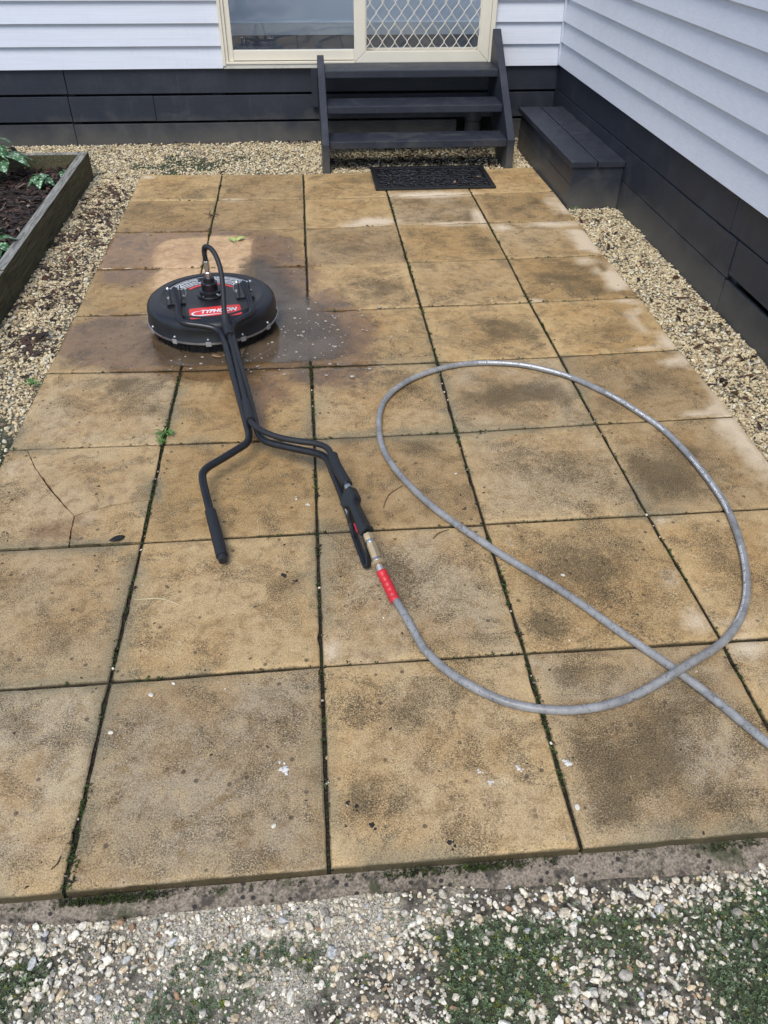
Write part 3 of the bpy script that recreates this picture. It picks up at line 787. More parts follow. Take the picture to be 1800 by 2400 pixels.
def lap(name, a, b, z0, z1, out, mat, dz=0.0):
    """A weatherboard: wedge section, its lower edge standing proud. a, b: ends along the wall; out: direction it faces."""
    a, b, o = Vector(a), Vector(b), Vector(out)
    pr = [(0, z0), (.026, z0), (.0255, z0 + .004), (.005, z1 - .0006), (0, z1 - .0006)]
    return MB().prism([a + o * d + Vector((0, 0, z)) for d, z in pr], b - a).build(name, mat, house, bevel=.0008)

ZB = [.452, .583, .711, .834, .962, 1.09]
while ZB[-1] < 2.7: ZB.append(ZB[-1] + .128)
ZR = [.464, .597, .718, .846, .969, 1.088]
while ZR[-1] < 2.7: ZR.append(ZR[-1] + .125)
for z0, z1 in zip(ZB, ZB[1:]):
    lap('weatherboard', (-3.2, 5.315, 0), (.508, 5.315, 0), z0 + rng.normal(0, .0008), z1, (0, -1, 0), M['cladding'])
    lap('weatherboard', (2.337, 5.315, 0), (2.802, 5.315, 0), z0 + rng.normal(0, .0008), z1, (0, -1, 0), M['cladding'])
for z0, z1 in zip(ZR, ZR[1:]):
    lap('weatherboard', (2.824, 5.278, 0), (2.824, -3.6, 0), z0 + rng.normal(0, .0008), z1, (-1, 0, 0), M['cladding'])
MB().box((2.798, 5.272, .455), (2.830, 5.318, 2.70)).build('corner_stop', M['cladding'], house, bevel=.003)
MB().box((-3.2, 5.316, .455), (.506, 5.44, 2.72)).build('wall', M['cladding'], house)
MB().box((2.338, 5.316, .455), (3.1, 5.44, 2.72)).build('wall', M['cladding'], house)
MB().box((.506, 5.316, 2.42), (2.338, 5.44, 2.72)).build('wall', M['cladding'], house)
MB().box((2.8255, -3.6, .467), (2.95, 5.3155, 2.72)).build('wall', M['cladding'], house)

def board(x0, x1, z0, z1, y=5.31, t=.022, mat='charcoal'):
    y += rng.normal(0, .0012)
    MB().box((x0, y, z0), (x1, y + t, z1)).build('base_board', M[mat], house, bevel=.0022)
def board_r(y0, y1, z0, z1, x=2.82, t=.022):
    x += rng.normal(0, .0012)
    MB().box((x, y0, z0), (x + t, y1, z1)).build('base_board', M['charcoal'], house, bevel=.0022)
board(-3.2, -.5535, .302, .4505); board(-.5490, 2.818, .300, .4500)
board(-3.2, -.5605, .132, .286, 5.312); board(-.5555, .0075, .130, .285); board(.0105, 2.815, .128, .284, 5.311)
board(-3.2, -.5630, -.06, .114, 5.311); board(-.5575, 2.12, -.06, .112); board(2.42, 2.815, -.06, .111)
board_r(2.4675, 5.308, .306, .4630, 2.8205); board_r(-3.6, 2.4640, .308, .4630, 2.8195)
board_r(2.3830, 5.307, .138, .3005, 2.8190); board_r(-3.6, 2.3760, .157, .3020, 2.8210)
board_r(2.3950, 5.306, -.06, .1330, 2.8195); board_r(-3.6, 2.3890, -.06, .1260, 2.8200)
MB().box((-3.2, 5.42, -.1), (2.925, 5.45, .455)).build('dark_void_backing', M['void'], house)  # sheets coloured near black for the darkness seen through the board gaps
MB().box((2.93, -3.6, -.1), (2.96, 5.40, .465)).build('dark_void_backing', M['void'], house)
for x in (-.55, .45, 1.45, -1.6):
    MB().box((x - .04, 5.336, -.06), (x + .04, 5.40, .45)).build('stump_and_gap_block', M['void'], house)
for y in (2.38, 3.9, .8):
    MB().box((2.846, y - .04, -.06), (2.92, y + .04, .46)).build('stump_and_gap_block', M['charcoal'], house)

MB().box((2.8185, 5.3125, -.06), (2.880, 5.3600, .4485)).build('stump_and_gap_block', M['charcoal'], house)  # added block that stops light leaking through the corner gap
# room behind the glass
MB().box((.30, 5.45, .40), (2.55, 6.56, .470)).build('room_floor', M['carpet'], house)
MB().box((.30, 6.50, .4705), (2.55, 6.60, 2.65)).build('room_wall', M['roomwall'], house)
MB().box((.30, 6.487, .4708), (2.55, 6.4995, .560)).build('skirting', M['white'], house, bevel=.003)
MB().box((.20, 5.45, .40), (.2995, 6.60, 2.65)).build('room_wall', M['roomwall'], house)

# sliding door: trim, jamb, sill, fixed pane
door = thing('sliding_door', None, None, (1.42, 5.31, .46), parent=house)
ZT = 2.41
MB().box((.509, 5.266, .468), (.529, 5.330, ZT)).build('frame', M['cream'], door, bevel=.003)
MB().box((.5295, 5.276, .468), (.548, 5.330, ZT)).build('frame', M['cream'], door, bevel=.003)
MB().box((.5485, 5.290, .492), (.583, 5.345, ZT)).build('stile', M['cream'], door, bevel=.004)
MB().box((2.304, 5.262, .464), (2.336, 5.345, ZT)).build('frame', M['cream'], door, bevel=.003)
MB().box((.509, 5.262, ZT + .001), (2.336, 5.345, ZT + .03)).build('frame', M['cream'], door, bevel=.003)
MB().box((.5835, 5.290, .496), (1.392, 5.335, .556)).build('bottom_rail', M['cream'], door, bevel=.004)
MB().box((.530, 5.268, .478), (2.303, 5.345, .4915)).build('track', M['cream'], door, bevel=.002)
MB().box((.512, 5.274, .4515), (2.330, 5.350, .4772)).build('sill', M['sill'], door, bevel=.003)
MB().box((.5835, 5.312, .5565), (1.44, 5.317, ZT)).build('pane', M['glass'], door)
MB().box((1.396, 5.3405, .494), (1.462, 5.372, ZT)).build('stile', M['cream'], door, bevel=.003)
MB().box((1.4625, 5.3405, .494), (2.303, 5.372, .556)).build('bottom_rail', M['cream'], door, bevel=.003)
MB().box((1.4625, 5.354, .5565), (2.303, 5.359, ZT)).build('pane', M['glass'], door)

# security screen with its diamond grille
scr = thing('screen_door', None, None, (1.85, 5.27, .48), parent=house)
A0, A1, B0, B1, YS = 1.389, 2.302, 1.464, 2.235, 5.258
def rail(poly):
    MB().prism([(x, YS, z) for x, z in poly], (0, .024, 0)).build('screen_frame', M['cream'], scr, bevel=.003)
g_ = .0006
rail([(A0, .4835), (B0 - g_, .5505), (B0 - g_, ZT), (A0, ZT)])
rail([(A0 + .002, .4830), (A1 - .002, .4830), (B1, .5500), (B0, .5500)])
rail([(A1, .4835), (A1, ZT), (B1 + g_, ZT), (B1 + g_, .5505)])
MB().box((B0, YS + .006, .5505), (B0 + .006, YS + .022, ZT)).build('bead', M['cream'], scr)
MB().box((B1 - .006, YS + .006, .5505), (B1, YS + .022, ZT)).build('bead', M['cream'], scr)
ns = 18
for i in range(ns + 1):
    x0 = B0 + .010 + i * (B1 - B0 - .02) / ns
    pts = []
    nz = 17 * 16
    for k in range(nz + 1):
        z = .5515 + (ZT - .5515) * k / nz
        s = max(-1, min(1, 1.35 * 2 / math.pi * math.asin(math.sin(2 * math.pi * (z - .575) / .1105))))
        pts.append((min(max(x0 + (-1) ** i * .0185 * s, B0 + .007), B1 - .007), YS + .014 + (.0012 if i % 2 else -.0012), z))
    MB().tube(pts, .0030, 5, up=(1, 0, 0), squash=(.85, 1.25)).build('grille_bar', M['cream'], scr, smooth=True)

# ------------------------------------------------------------------ timber steps
steps = thing('steps', 'charcoal painted timber steps with three open treads below the door', 'steps', (1.75, 4.95, 0))
MB().prism([(1.135, 4.512, -.03), (1.135, 4.512, .158), (1.135, 5.130, .552), (1.135, 5.215, .500), (1.135, 5.215, .235), (1.135, 4.78, -.03)], (.044, 0, 0)).build('stringer', M['charcoal'], steps, bevel=.003)
MB().prism([(2.320, 4.535, -.03), (2.320, 4.535, .165), (2.320, 5.225, .682), (2.320, 5.265, .675), (2.320, 5.265, .300), (2.320, 4.81, -.03)], (.047, 0, 0)).build('stringer', M['charcoal'], steps, bevel=.003)
for (y, z, dp) in ((4.985, .485, .265), (4.765, .322, .235), (4.552, .165, .225)):
    MB().box((1.1795, y, z - .044), (2.3195, y + dp, z)).build('tread', M['charcoal'], steps, bevel=.005)
MB().box((1.092, 5.262, .215), (1.1345, 5.308, .452)).build('cleat', M['charcoal'], steps, bevel=.002)
pipe = thing('drain_pipe', 'dark round drain pipe standing behind the steps under the house', 'drain pipe', (2.25, 5.37, 0))
b = MB(); b.lathe([(.058, -.06), (.058, .10), (.066, .105), (.066, .165), (.054, .168), (.052, .10)], (2.245, 5.352, 0), 28)
b.build('pipe', M['pipe'], pipe, smooth=True)
b = MB(); b.lathe([(.0, .158), (.053, .158)], (2.245, 5.352, 0), 28); b.build('cap', M['pipe'], pipe)

# ------------------------------------------------------------------ boxed bench beside the right wall
bx_ = thing('step_box', 'long low charcoal painted timber box against the right hand wall', 'box', (2.66, 4.4, 0))
MB().box((2.503, 3.752, .212), (2.652, 5.065, .242)).build('lid_plank', M['charcoal'], bx_, bevel=.003)
MB().box((2.660, 3.752, .211), (2.815, 5.065, .241)).build('lid_plank', M['charcoal'], bx_, bevel=.003)
MB().box((2.5255, 3.7655, -.05), (2.814, 3.788, .2105)).build('end_panel', M['charcoal'], bx_, bevel=.002)
MB().box((2.5220, 3.7665, .112), (2.5250, 5.05, .2105)).build('side_plank', M['charcoal'], bx_)
MB().box((2.5190, 3.7660, -.05), (2.5252, 5.05, .1100)).build('side_plank', M['charcoal'], bx_)
MB().box((2.5260, 5.025, -.05), (2.814, 5.048, .2105)).build('end_panel', M['charcoal'], bx_)

# ------------------------------------------------------------------ raised bed with sleepers, mulch and plants
bed = thing('garden_bed', 'raised garden bed edged with weathered grey green timber sleepers', 'garden bed', (-.9, 3.0, 0))
MB().box((-.360, 2.712, -.08), (-.310, 4.560, .133)).build('sleeper', M['timber'], bed, bevel=.004)
MB().box((-.362, .40, -.08), (-.3115, 2.708, .129)).build('sleeper', M['timber'], bed, bevel=.004)
MB().box((-2.3, 4.508, -.08), (-.3605, 4.558, .130)).build('sleeper', M['timber'], bed, bevel=.004)
MB().box((-2.3, .40, -.06), (-.3625, 4.507, .040)).build('soil', M['joint'], bed)

# ------------------------------------------------------------------ the surface cleaner
CX, CY = .608, 2.370
RZ = math.radians(9.0)
cl = thing('surface_cleaner', 'round black rotary surface cleaner with red label and forked handle lying on the wet pavers', 'surface cleaner', (CX, CY, 0), RZ)
ca, sa = math.cos(RZ), math.sin(RZ)
def LW(x, y, z=0.0):                                 # cleaner frame to the place's frame
    return Vector((CX + x * ca - y * sa, CY + x * sa + y * ca, z))
ZT2 = .136
b = MB()
b.lathe([(0, ZT2), (.10, ZT2), (.196, ZT2), (.200, ZT2 + .0025), (.212, ZT2 + .0030), (.218, ZT2 + .0005), (.232, ZT2 - .0005), (.244, ZT2 - .004), (.254, ZT2 - .011), (.2600, ZT2 - .021), (.2625, ZT2 - .036),
         (.2630, .062), (.2660, .058), (.2660, .044), (.258, .044), (.255, .10), (.20, .118), (0, .118)], (CX, CY, 0), 96)
deck = b.build('housing', M['shell'], cl, smooth=True)
b = MB(); b.lathe([(.2662, .0475), (.2680, .0480), (.2680, .0555), (.2662, .0560)], (CX, CY, 0), 96)
b.build('rim_band', M['steel'], cl, smooth=True)
for k in range(12):
    an = math.radians(-90 - 7.7 + -22 + 30 * k)
    d = Vector((math.cos(an), math.sin(an), 0)); t = Vector((-d.y, d.x, 0))
    c = Vector((CX, CY, .0515)) + d * .2688
    b = MB(); b.obox(c, t * .0105, d * .0016, Vector((0, 0, .0095)))
    ck = b.build('clip', M['tin'], cl, bevel=.0008)
    b = MB(); b.lathe([(.0, .0065), (.0028, .0058), (.0046, .0035), (.005, 0)], Vector((CX, CY, .0690)) + d * .2628, 12, axis=d)
    b.build('rivet', M['tin'], ck, smooth='all')
b = MB()
for k in range(720):
    an = rng.uniform(0, 2 * math.pi); r0 = rng.uniform(.244, .262)
    d = Vector((math.cos(an), math.sin(an), 0)); t = Vector((-d.y, d.x, 0))
    w = rng.uniform(.0015, .0045)
    p0 = Vector((CX, CY, .056)) + d * r0
    p1 = Vector((CX, CY, rng.uniform(.001, .007))) + d * (r0 - .012 + rng.normal(0, .004)) + t * rng.normal(0, .006)
    th = d * .0006
    b.add([p0 - t * w, p0 + t * w, p1 + t * w * .7, p1 - t * w * .7, p0 - t * w - th, p0 + t * w - th, p1 + t * w * .7 - th, p1 - t * w * .7 - th],
          [(0, 1, 2, 3), (7, 6, 5, 4), (0, 3, 7, 4), (1, 5, 6, 2), (3, 2, 6, 7)])
b.build('brush_skirt', M['bristle'], cl, kind='stuff')
b = MB(); b.lathe([(.242, .004), (.242, .05)], (CX, CY, 0), 64)
b.build('brush_core', M['bristle'], cl)

# swivel hub in the middle, hose tail standing on it
b = MB()
b.lathe([(.052, ZT2 - .002), (.054, ZT2 + .006), (.052, ZT2 + .010), (.044, ZT2 + .011), (.044, ZT2 + .024), (.041, ZT2 + .026), (.033, ZT2 + .027), (.033, ZT2 + .055), (.030, ZT2 + .058), (.024, ZT2 + .059), (.0225, ZT2 + .076), (.0195, ZT2 + .078), (0, ZT2 + .078)], (CX, CY, 0), 40)
hub = b.build('swivel_hub', M['black'], cl, smooth=True)
for k in range(4):
    an = math.radians(-120 + 90 * k)
    b = MB(); b.lathe([(0, .005), (.004, .0045), (.0045, 0)], Vector((CX, CY, ZT2 + .011)) + Vector((math.cos(an), math.sin(an), 0)) * .0485, 8)
    b.build('bolt', M['steel'], hub)
b = MB(); b.tube([Vector((CX + .030, CY - .034, ZT2 + .018)), Vector((CX + .040, CY - .046, ZT2 + .018))], .0035, 8)
b.build('grease_nipple', M['tin'], hub, smooth=True)
b = MB()
b.lathe([(.011, ZT2 + .076), (.0125, ZT2 + .079), (.0125, ZT2 + .097), (.0095, ZT2 + .099), (.0095, ZT2 + .108), (.0118, ZT2 + .110), (.0118, ZT2 + .142), (.0105, ZT2 + .146), (0, ZT2 + .146)], (CX, CY, 0), 6)
b.build('hose_fitting', M['steel'], cl, bevel=.0008)

whip = [(CX, CY, ZT2 + .140), (CX - .002, CY, .305), (CX - .001, CY - .001, .326), (.613, 2.362, .340), (.630, 2.346, .344), (.650, 2.322, .332), (.667, 2.288, .302), (.677, 2.245, .263), (.681, 2.185, .214), (.683, 2.130, .172), (.688, 2.092, .146),
        (.700, 2.045, .130), (.712, 1.98, .122), (.730, 1.88, .115), (.760, 1.70, .108), (.790, 1.53, .104), (.803, 1.455, .104), (.822, 1.415, .104), (.855, 1.380, .104), (.900, 1.350, .103), (.960, 1.320, .106), (1.015, 1.296, .110), (1.045, 1.268, .112), (1.058, 1.225, .113), (1.066, 1.18, .113), (1.094, 1.085, .110)]
b = MB(); b.tube(whip, .0098, 12, smooth=5)
b.build('whip_hose', M['rubber'], cl, smooth='all')
b = MB(); b.tube([(.684, 2.116, .163), (.689, 2.088, .1445), (.697, 2.055, .1325), (.7045, 2.018, .1265)], .0182, 14, smooth=4)
b.build('hose_sleeve', M['rubber'], cl, smooth=True)
b = MB(); b.tube([(.782, 1.575, .1045), (.793, 1.515, .104), (.803, 1.455, .104)], .0150, 14, smooth=3)
b.build('hose_sleeve', M['rubber'], cl, smooth=True)
b = MB(); b.tube([(1.061, 1.222, .1135), (1.068, 1.175, .113), (1.0965, 1.078, .110)], .0165, 16, smooth=3)
b.build('hose_sleeve', M['rubber'], cl, smooth=True)

# handle: two bent tubes running side by side, parting into two grips
TR = .0122
left = [(.478, 2.300, .195), (.499, 2.205, .172), (.506, 2.150, .159), (.516, 2.108, .152), (.543, 2.088, .148), (.600, 2.078, .142), (.640, 2.070, .135), (.664, 2.052, .128), (.676, 2.022, .122), (.690, 1.97, .117), (.7225, 1.80, .104), (.7620, 1.60, .090), (.790, 1.455, .080), (.797, 1.405, .077), (.790, 1.368, .075), (.765, 1.340, .074), (.715, 1.290, .072), (.680, 1.256, .071), (.665, 1.228, .070), (.666, 1.195, .067), (.680, 1.13, .060), (.699, 1.052, .049), (.735, .905, .030)]
right = [(.748, 2.343, .195), (.770, 2.258, .172), (.780, 2.205, .160), (.785, 2.165, .153), (.775, 2.140, .150), (.745, 2.116, .146), (.722, 2.096, .139), (.711, 2.066, .131), (.713, 2.030, .124), (.7240, 1.97, .117), (.7555, 1.80, .104), (.7935, 1.60, .090), (.8190, 1.455, .080), (.832, 1.405, .077), (.850, 1.375, .076), (.880, 1.354, .076), (.950, 1.318, .078), (1.005, 1.289, .081), (1.035, 1.264, .083), (1.049, 1.232, .083), (1.058, 1.19, .080), (1.080, 1.09, .071), (1.103, .975, .058)]
for pts in (left, right):
    b = MB(); b.tube(pts, TR, 14, smooth=5)
    tb = b.build('handle_tube', M['black'], cl, smooth=True)
    if pts is left:
        b = MB(); b.tube([(.697, 1.062, .0505), (.7185, .975, .0395), (.7395, .889, .0285)], [.0164, .0168, .0168], 18)
        b.build('grip', M['rubber'], tb, smooth=True)
        b = MB(); b.tube([(.7390, .891, .0288), (.7435, .872, .0262)], [.0140, .0125], 16)
        b.build('grip_end', M['rubber'], tb, smooth=True)
b = MB(); b.obox((.7085, 1.985, .119), (.030, .005, 0), (-.002, .012, -.001), (0, 0, .004))
b.build('handle_clamp', M['black'], cl, bevel=.001)
b = MB(); b.obox((.800, 1.490, .083), (.024, .004, 0), (-.002, .010, -.001), (0, 0, .004))
b.build('handle_clamp', M['black'], cl, bevel=.001)

# brackets
for s, (bx0, by0) in ((-1, (.4755, 2.315)), (1, (.7465, 2.358))):
    c = Vector((bx0, by0, ZT2)); X = Vector((ca, sa, 0)); Y = Vector((-sa, ca, 0)); Z = Vector((0, 0, 1))
    b = MB(); b.obox(c + Z * .003, X * .036, Y * .034, Z * .0035)
    br = b.build('bracket', M['black'], cl, bevel=.001)
    for q in (-1, 1):
        b = MB(); p0 = c + X * (q * .019)
        b.prism([p0 - Y * .026 + Z * .0066, p0 + Y * .024 + Z * .0066, p0 + Y * .022 + Z * .050, p0 + Y * .004 + Z * .066, p0 - Y * .014 + Z * .055], X * (.004 * q))
        b.build('bracket_cheek', M['black'], br, bevel=.0008)
    b = MB(); b.tube([c - X * .033 + Z * .055 + Y * .006, c + X * .033 + Z * .055 + Y * .006], .0042, 8)
    b.build('pivot_bolt', M['steel'], br, smooth=True)
    for q in (-1, 1):
        b = MB(); b.lathe([(.0, .007), (.0062, .006), (.007, 0)], c + X * (q * .024) + Z * .055 + Y * .006, 6, axis=X * q)
        b.build('nut', M['tin'], br)
        b = MB(); b.lathe([(.0, .006), (.005, .005), (.006, 0)], c + X * (q * .030) + Y * .026 + Z * .0066, 6)
        b.build('bolt', M['tin'], br)
    b = MB()                                         # wire retaining clip
    p0 = c - X * .030 * s + Z * .05
    b.tube([p0 + Z * .010, p0 - X * .010 * s + Z * .004 - Y * .006, p0 - X * .013 * s - Z * .012 - Y * .010, p0 - X * .006 * s - Z * .026 - Y * .012, p0 - X * .001 * s - Z * .020 - Y * .004], .0014, 6, smooth=4)
    b.build('retaining_clip', M['tin'], br, smooth=True)

# labels
def text_mesh(body, size, shear=0.0, bold=0.0):
    cu = bpy.data.curves.new('lettering', 'FONT')
    cu.body = body; cu.size = size; cu.shear = shear; cu.offset = bold
    cu.resolution_u = 3
    ob = bpy.data.objects.new('lettering', cu)
    COL.objects.link(ob)
    dg = bpy.context.evaluated_depsgraph_get()
    me = bpy.data.meshes.new_from_object(ob.evaluated_get(dg))
    v = np.array([tuple(q.co) for q in me.vertices]); f = [tuple(p.vertices) for p in me.polygons]
    bpy.data.objects.remove(ob); bpy.data.curves.remove(cu); bpy.data.meshes.remove(me)
    return v, f

def rounded(w, h, r, n=5):
    out = []
    for cx, cy, a0 in ((w - r, h - r, 0), (-w + r, h - r, 90), (-w + r, -h + r, 180), (w - r, -h + r, 270)):
        for k in range(n + 1):
            a = math.radians(a0 + 90 * k / n)
            out.append((cx + r * math.cos(a), cy + r * math.sin(a)))
    return out
LC = (.005, -.162)                                   # label centre in the cleaner's frame
b = MB(); b.prism([LW(LC[0] + x, LC[1] + y, ZT2 + .0004) for x, y in rounded(.101, .048, .012)], (0, 0, .0008))
lab = b.build('badge', M['redlabel'], cl)
v, f = text_mesh('TYPHOON', .040, .34, .0019)
w = v[:, 0].max() - v[:, 0].min(); sc_ = .142 / w
b = MB(); b.add([LW(LC[0] - .054 + (q[0] - v[:, 0].min()) * sc_, LC[1] - .006 + q[1] * sc_ * 1.45, ZT2 + .0016) for q in v], f)
b.build('badge_lettering', M['print'], lab)
b = MB()                                             # the swoosh under the word
top_, bot_ = [], []
for k in range(25):
    t = k / 24
    a = math.radians(75 + 190 * min(1, t * 1.55)) if t < .645 else None
    if t < .645:
        x = -.060 + .030 * math.cos(a); y = -.004 + .020 * math.sin(a); wd = .0008 + .0034 * math.sin(min(1, t / .45) * math.pi / 2)
        nx_, ny_ = math.cos(a), math.sin(a)
    else:
        u = (t - .645) / .355
        x = -.0626 + .118 * u; y = -.0239 + .004 * u; wd = .0042 * (1 - u) + .0004; nx_, ny_ = 0, -1
    top_.append((x + nx_ * wd, y + ny_ * wd)); bot_.append((x - nx_ * wd, y - ny_ * wd))
b.v = [tuple(LW(LC[0] + x, LC[1] + y, ZT2 + .0016)) for x, y in top_ + bot_]
b.f = [(k, k + 1, 25 + k + 1, 25 + k) for k in range(24)]
b.build('badge_swoosh', M['print'], lab)

def arc(r0, r1, a0, a1, z, n=40):
    vs = [LW(r * math.cos(math.radians(a0 + (a1 - a0) * k / n)), r * math.sin(math.radians(a0 + (a1 - a0) * k / n)), z) for r in (r0, r1) for k in range(n + 1)]
    return vs, [(k, k + 1, n + 2 + k, n + 1 + k) for k in range(n)]
b = MB(); b.add(*arc(.104, .117, 32, 138, ZT2 + .0012))
b.build('warning_arc_red', M['redlabel'], cl)
wl = MB()
for r0, r1, a0, a1 in ((.188, .190, 28, 146), (.1215, .1228, 40, 134)):
    wl.add(*arc(r0, r1, a0, a1, ZT2 + .0012))
for row, (r0, r1) in enumerate(((.1765, .1815), (.166, .171), (.151, .157), (.139, .144), (.128, .132))):
    a = 33 + row * 1.0
    while a < 143 - row * 1.2:                       # word-like dashes of print too small to read
        da = rng.uniform(6, 20)
        if not 84 < a + da / 2 < 99:
            wl.add(*arc(r0, r1, a, min(a + da, 146), ZT2 + .0012, 4))
        a += da + rng.uniform(.5, 1.0)
wl.build('warning_print', M['print'], cl)
for r0 in (.172, .150):
    b = MB(); c = LW(r0 * math.cos(math.radians(93)), r0 * math.sin(math.radians(93)))
    b.lathe([(0, ZT2 + .0014), (.0105, ZT2 + .0014), (.0105, ZT2 + .0004)], (c.x, c.y, 0), 20)
    b.build('warning_roundel', M['foam'], cl)

# trigger gun on the right grip
gA, gB = Vector((1.1000, 1.060, .1105)), Vector((1.1395, .880, .092))
ga = (gB - gA).normalized()
gw = (Vector((-.62, -.10, -.78)) - ga * Vector((-.62, -.10, -.78)).dot(ga)).normalized()   # towards the trigger guard
gs = ga.cross(gw).normalized()
def G(t, w, s): return gA + ga * t + gw * w + gs * s
b = MB(); b.tube([(1.0945, 1.085, .110), (1.1015, 1.050, .1108)], .0105, 12)
b.build('gun_collar', M['steel'], cl, smooth=True)
prof = [(.010, -.017), (.050, -.019), (.060, -.017), (.066, -.009), (.075, -.008), (.150, -.013), (.166, -.014), (.170, -.018), (.184, -.018), (.186, .016), (.150, .017), (.100, .013), (.070, .016), (.052, .036), (.038, .040), (.016, .024), (.008, .006)]
b = MB(); b.prism([G(t, w_, -.0150) for t, w_ in prof], gs * .030)
gun = b.build('trigger_gun', M['black'], cl, bevel=.0045)
gp = [G(.044, .034, 0), (1.0985, .990, .060), (1.1045, .965, .040), (1.112, .930, .027), (1.126, .872, .0145), (1.1335, .836, .0125), (1.1385, .829, .018), (1.140, .838, .030), (1.139, .862, .060), G(.180, .012, 0)]
b = MB(); b.tube(gp, .0068, 10, smooth=4, squash=(1.0, 1.5))
b.build('trigger_guard', M['black'], gun, smooth=True)
b = MB(); b.tube([G(.064, .022, 0), G(.085, .034, 0), G(.120, .036, 0), G(.155, .044, 0)], [.006, .0065, .006, .004], 8, smooth=4)
b.build('trigger', M['black'], gun, smooth=True)
b = MB(); b.tube([G(.118, .030, .004), G(.150, .030, .004)], .0035, 8)
b.build('safety_catch', M['pink'], gun, smooth=True)

# ------------------------------------------------------------------ the pressure hose
hose = thing('pressure_hose', 'long grey pressure hose lying in one big loop with a red sleeve at its end', 'hose', (1.9, 1.0, 0))
HR = .0106
b0, b1 = Vector((1.1415, .872, .0905)), Vector((1.1665, .772, .058))
bd = (b1 - b0).normalized()
def fit(name, t0, t1, r, n, m, bev=.0008):
    q = MB(); q.tube([b0 + bd * t0, b0 + bd * t1], r, n)
    return q.build(name, M[m], hose, smooth=(n > 8), bevel=bev)
fit('inlet_nut', -.004, .016, .0138, 6, 'brass')
fit('inlet_collar', .0162, .026, .0112, 16, 'steel')
fit('hex_adaptor', .0262, .0740, .0132, 6, 'brass')
fit('adaptor_collar', .0742, .084, .0112, 16, 'steel')
q = MB(); q.lathe([(.0098, .0842), (.0175, .0848), (.0184, .0865), (.0176, .0880), (.0184, .0895), (.0184, .0950), (.0160, .0962), (.0095, .0965)], b0, 24, axis=bd)
q.build('coupling_ring', M['brass'], hose, smooth=True)
fit('hose_nipple', .0966, .118, .0095, 8, 'tin')
r0, r1 = b0 + bd * .113, Vector((1.199, .684, .0215))
pts, rs = [], []
for k in range(49):
    t = k / 48
    p = r0.lerp(r1, t) + Vector((.002, .000, -.004)) * math.sin(math.pi * t)
    pts.append(p); rs.append((.0138 + .0012 * t - .0018 * t * t) * (.93 + .10 * abs(math.sin(math.pi * t * 6.0)) ** .8) * (.86 if k in (0, 48) else 1))
q = MB(); q.tube(pts, rs, 20)
q.build('red_sleeve', M['red'], hose, smooth='all')

HP = [Vector((r1.x, r1.y, r1.z)) + (r0 - r1).normalized() * .02, Vector((1.2165, .650, .0150))]
raw = [Vector((x, y, HR + .0012)) for x, y in HOSE[2:]]
# find the crossing of the loop with its own tail and lift the loop over it
best = None
for i in range(0, 24):
    for j in range(40, len(raw) - 1):
        p, r_, q_, s_ = raw[i], raw[i + 1] - raw[i], raw[j], raw[j + 1] - raw[j]
        den = r_.x * s_.y - r_.y * s_.x
        if abs(den) < 1e-9: continue
        t = ((q_ - p).x * s_.y - (q_ - p).y * s_.x) / den
        u = ((q_ - p).x * r_.y - (q_ - p).y * r_.x) / den
        if 0 <= t <= 1 and 0 <= u <= 1: best = p + r_ * t; bi = i
sm = []
for i in range(len(raw) - 1):
    p0 = raw[max(i - 1, 0)]; p1 = raw[i]; p2 = raw[i + 1]; p3 = raw[min(i + 2, len(raw) - 1)]
    for k in range(8):
        t = k / 8
        c = .5 * ((2 * p1) + (p2 - p0) * t + (2 * p0 - 5 * p1 + 4 * p2 - p3) * t * t + (3 * p1 - p0 - 3 * p2 + p3) * t ** 3)
        if best is not None and i < 30:
            dd = (Vector((c.x, c.y, 0)) - Vector((best.x, best.y, 0))).length
            c.z += (2 * HR + .001) * math.exp(-(dd / .13) ** 2)
        sm.append(c)
sm.append(raw[-1])
arr = np.array([tuple(c) for c in sm])
for _ in range(2):                                   # take out the wobble of the measured points
    k5 = np.array([1, 4, 9, 14, 17, 18, 17, 14, 9, 4, 1.]); k5 /= k5.sum()
    pad = np.concatenate([np.repeat(arr[:1], 5, 0), arr, np.repeat(arr[-1:], 5, 0)])
    new = np.stack([np.convolve(pad[:, c], k5, 'valid') for c in range(3)], 1)
    new[:3], new[-3:] = arr[:3], arr[-3:]
    arr = new
path = [HP[0], HP[1]] + [Vector(c) for c in arr]
path += [path[-1] + (path[-1] - path[-4]).normalized() * d_ for d_ in (.12, .3, .6, 1.0)]
q = MB(); q.tube(path, [HR * (1 + .035 * (float(fbm(np.array([i_ * .11]), np.array([3.0]), 1.0, 3)[0]) - .5)) for i_ in range(len(path))], 16)
q.build('hose_tube', M['hose'], hose, smooth='all')

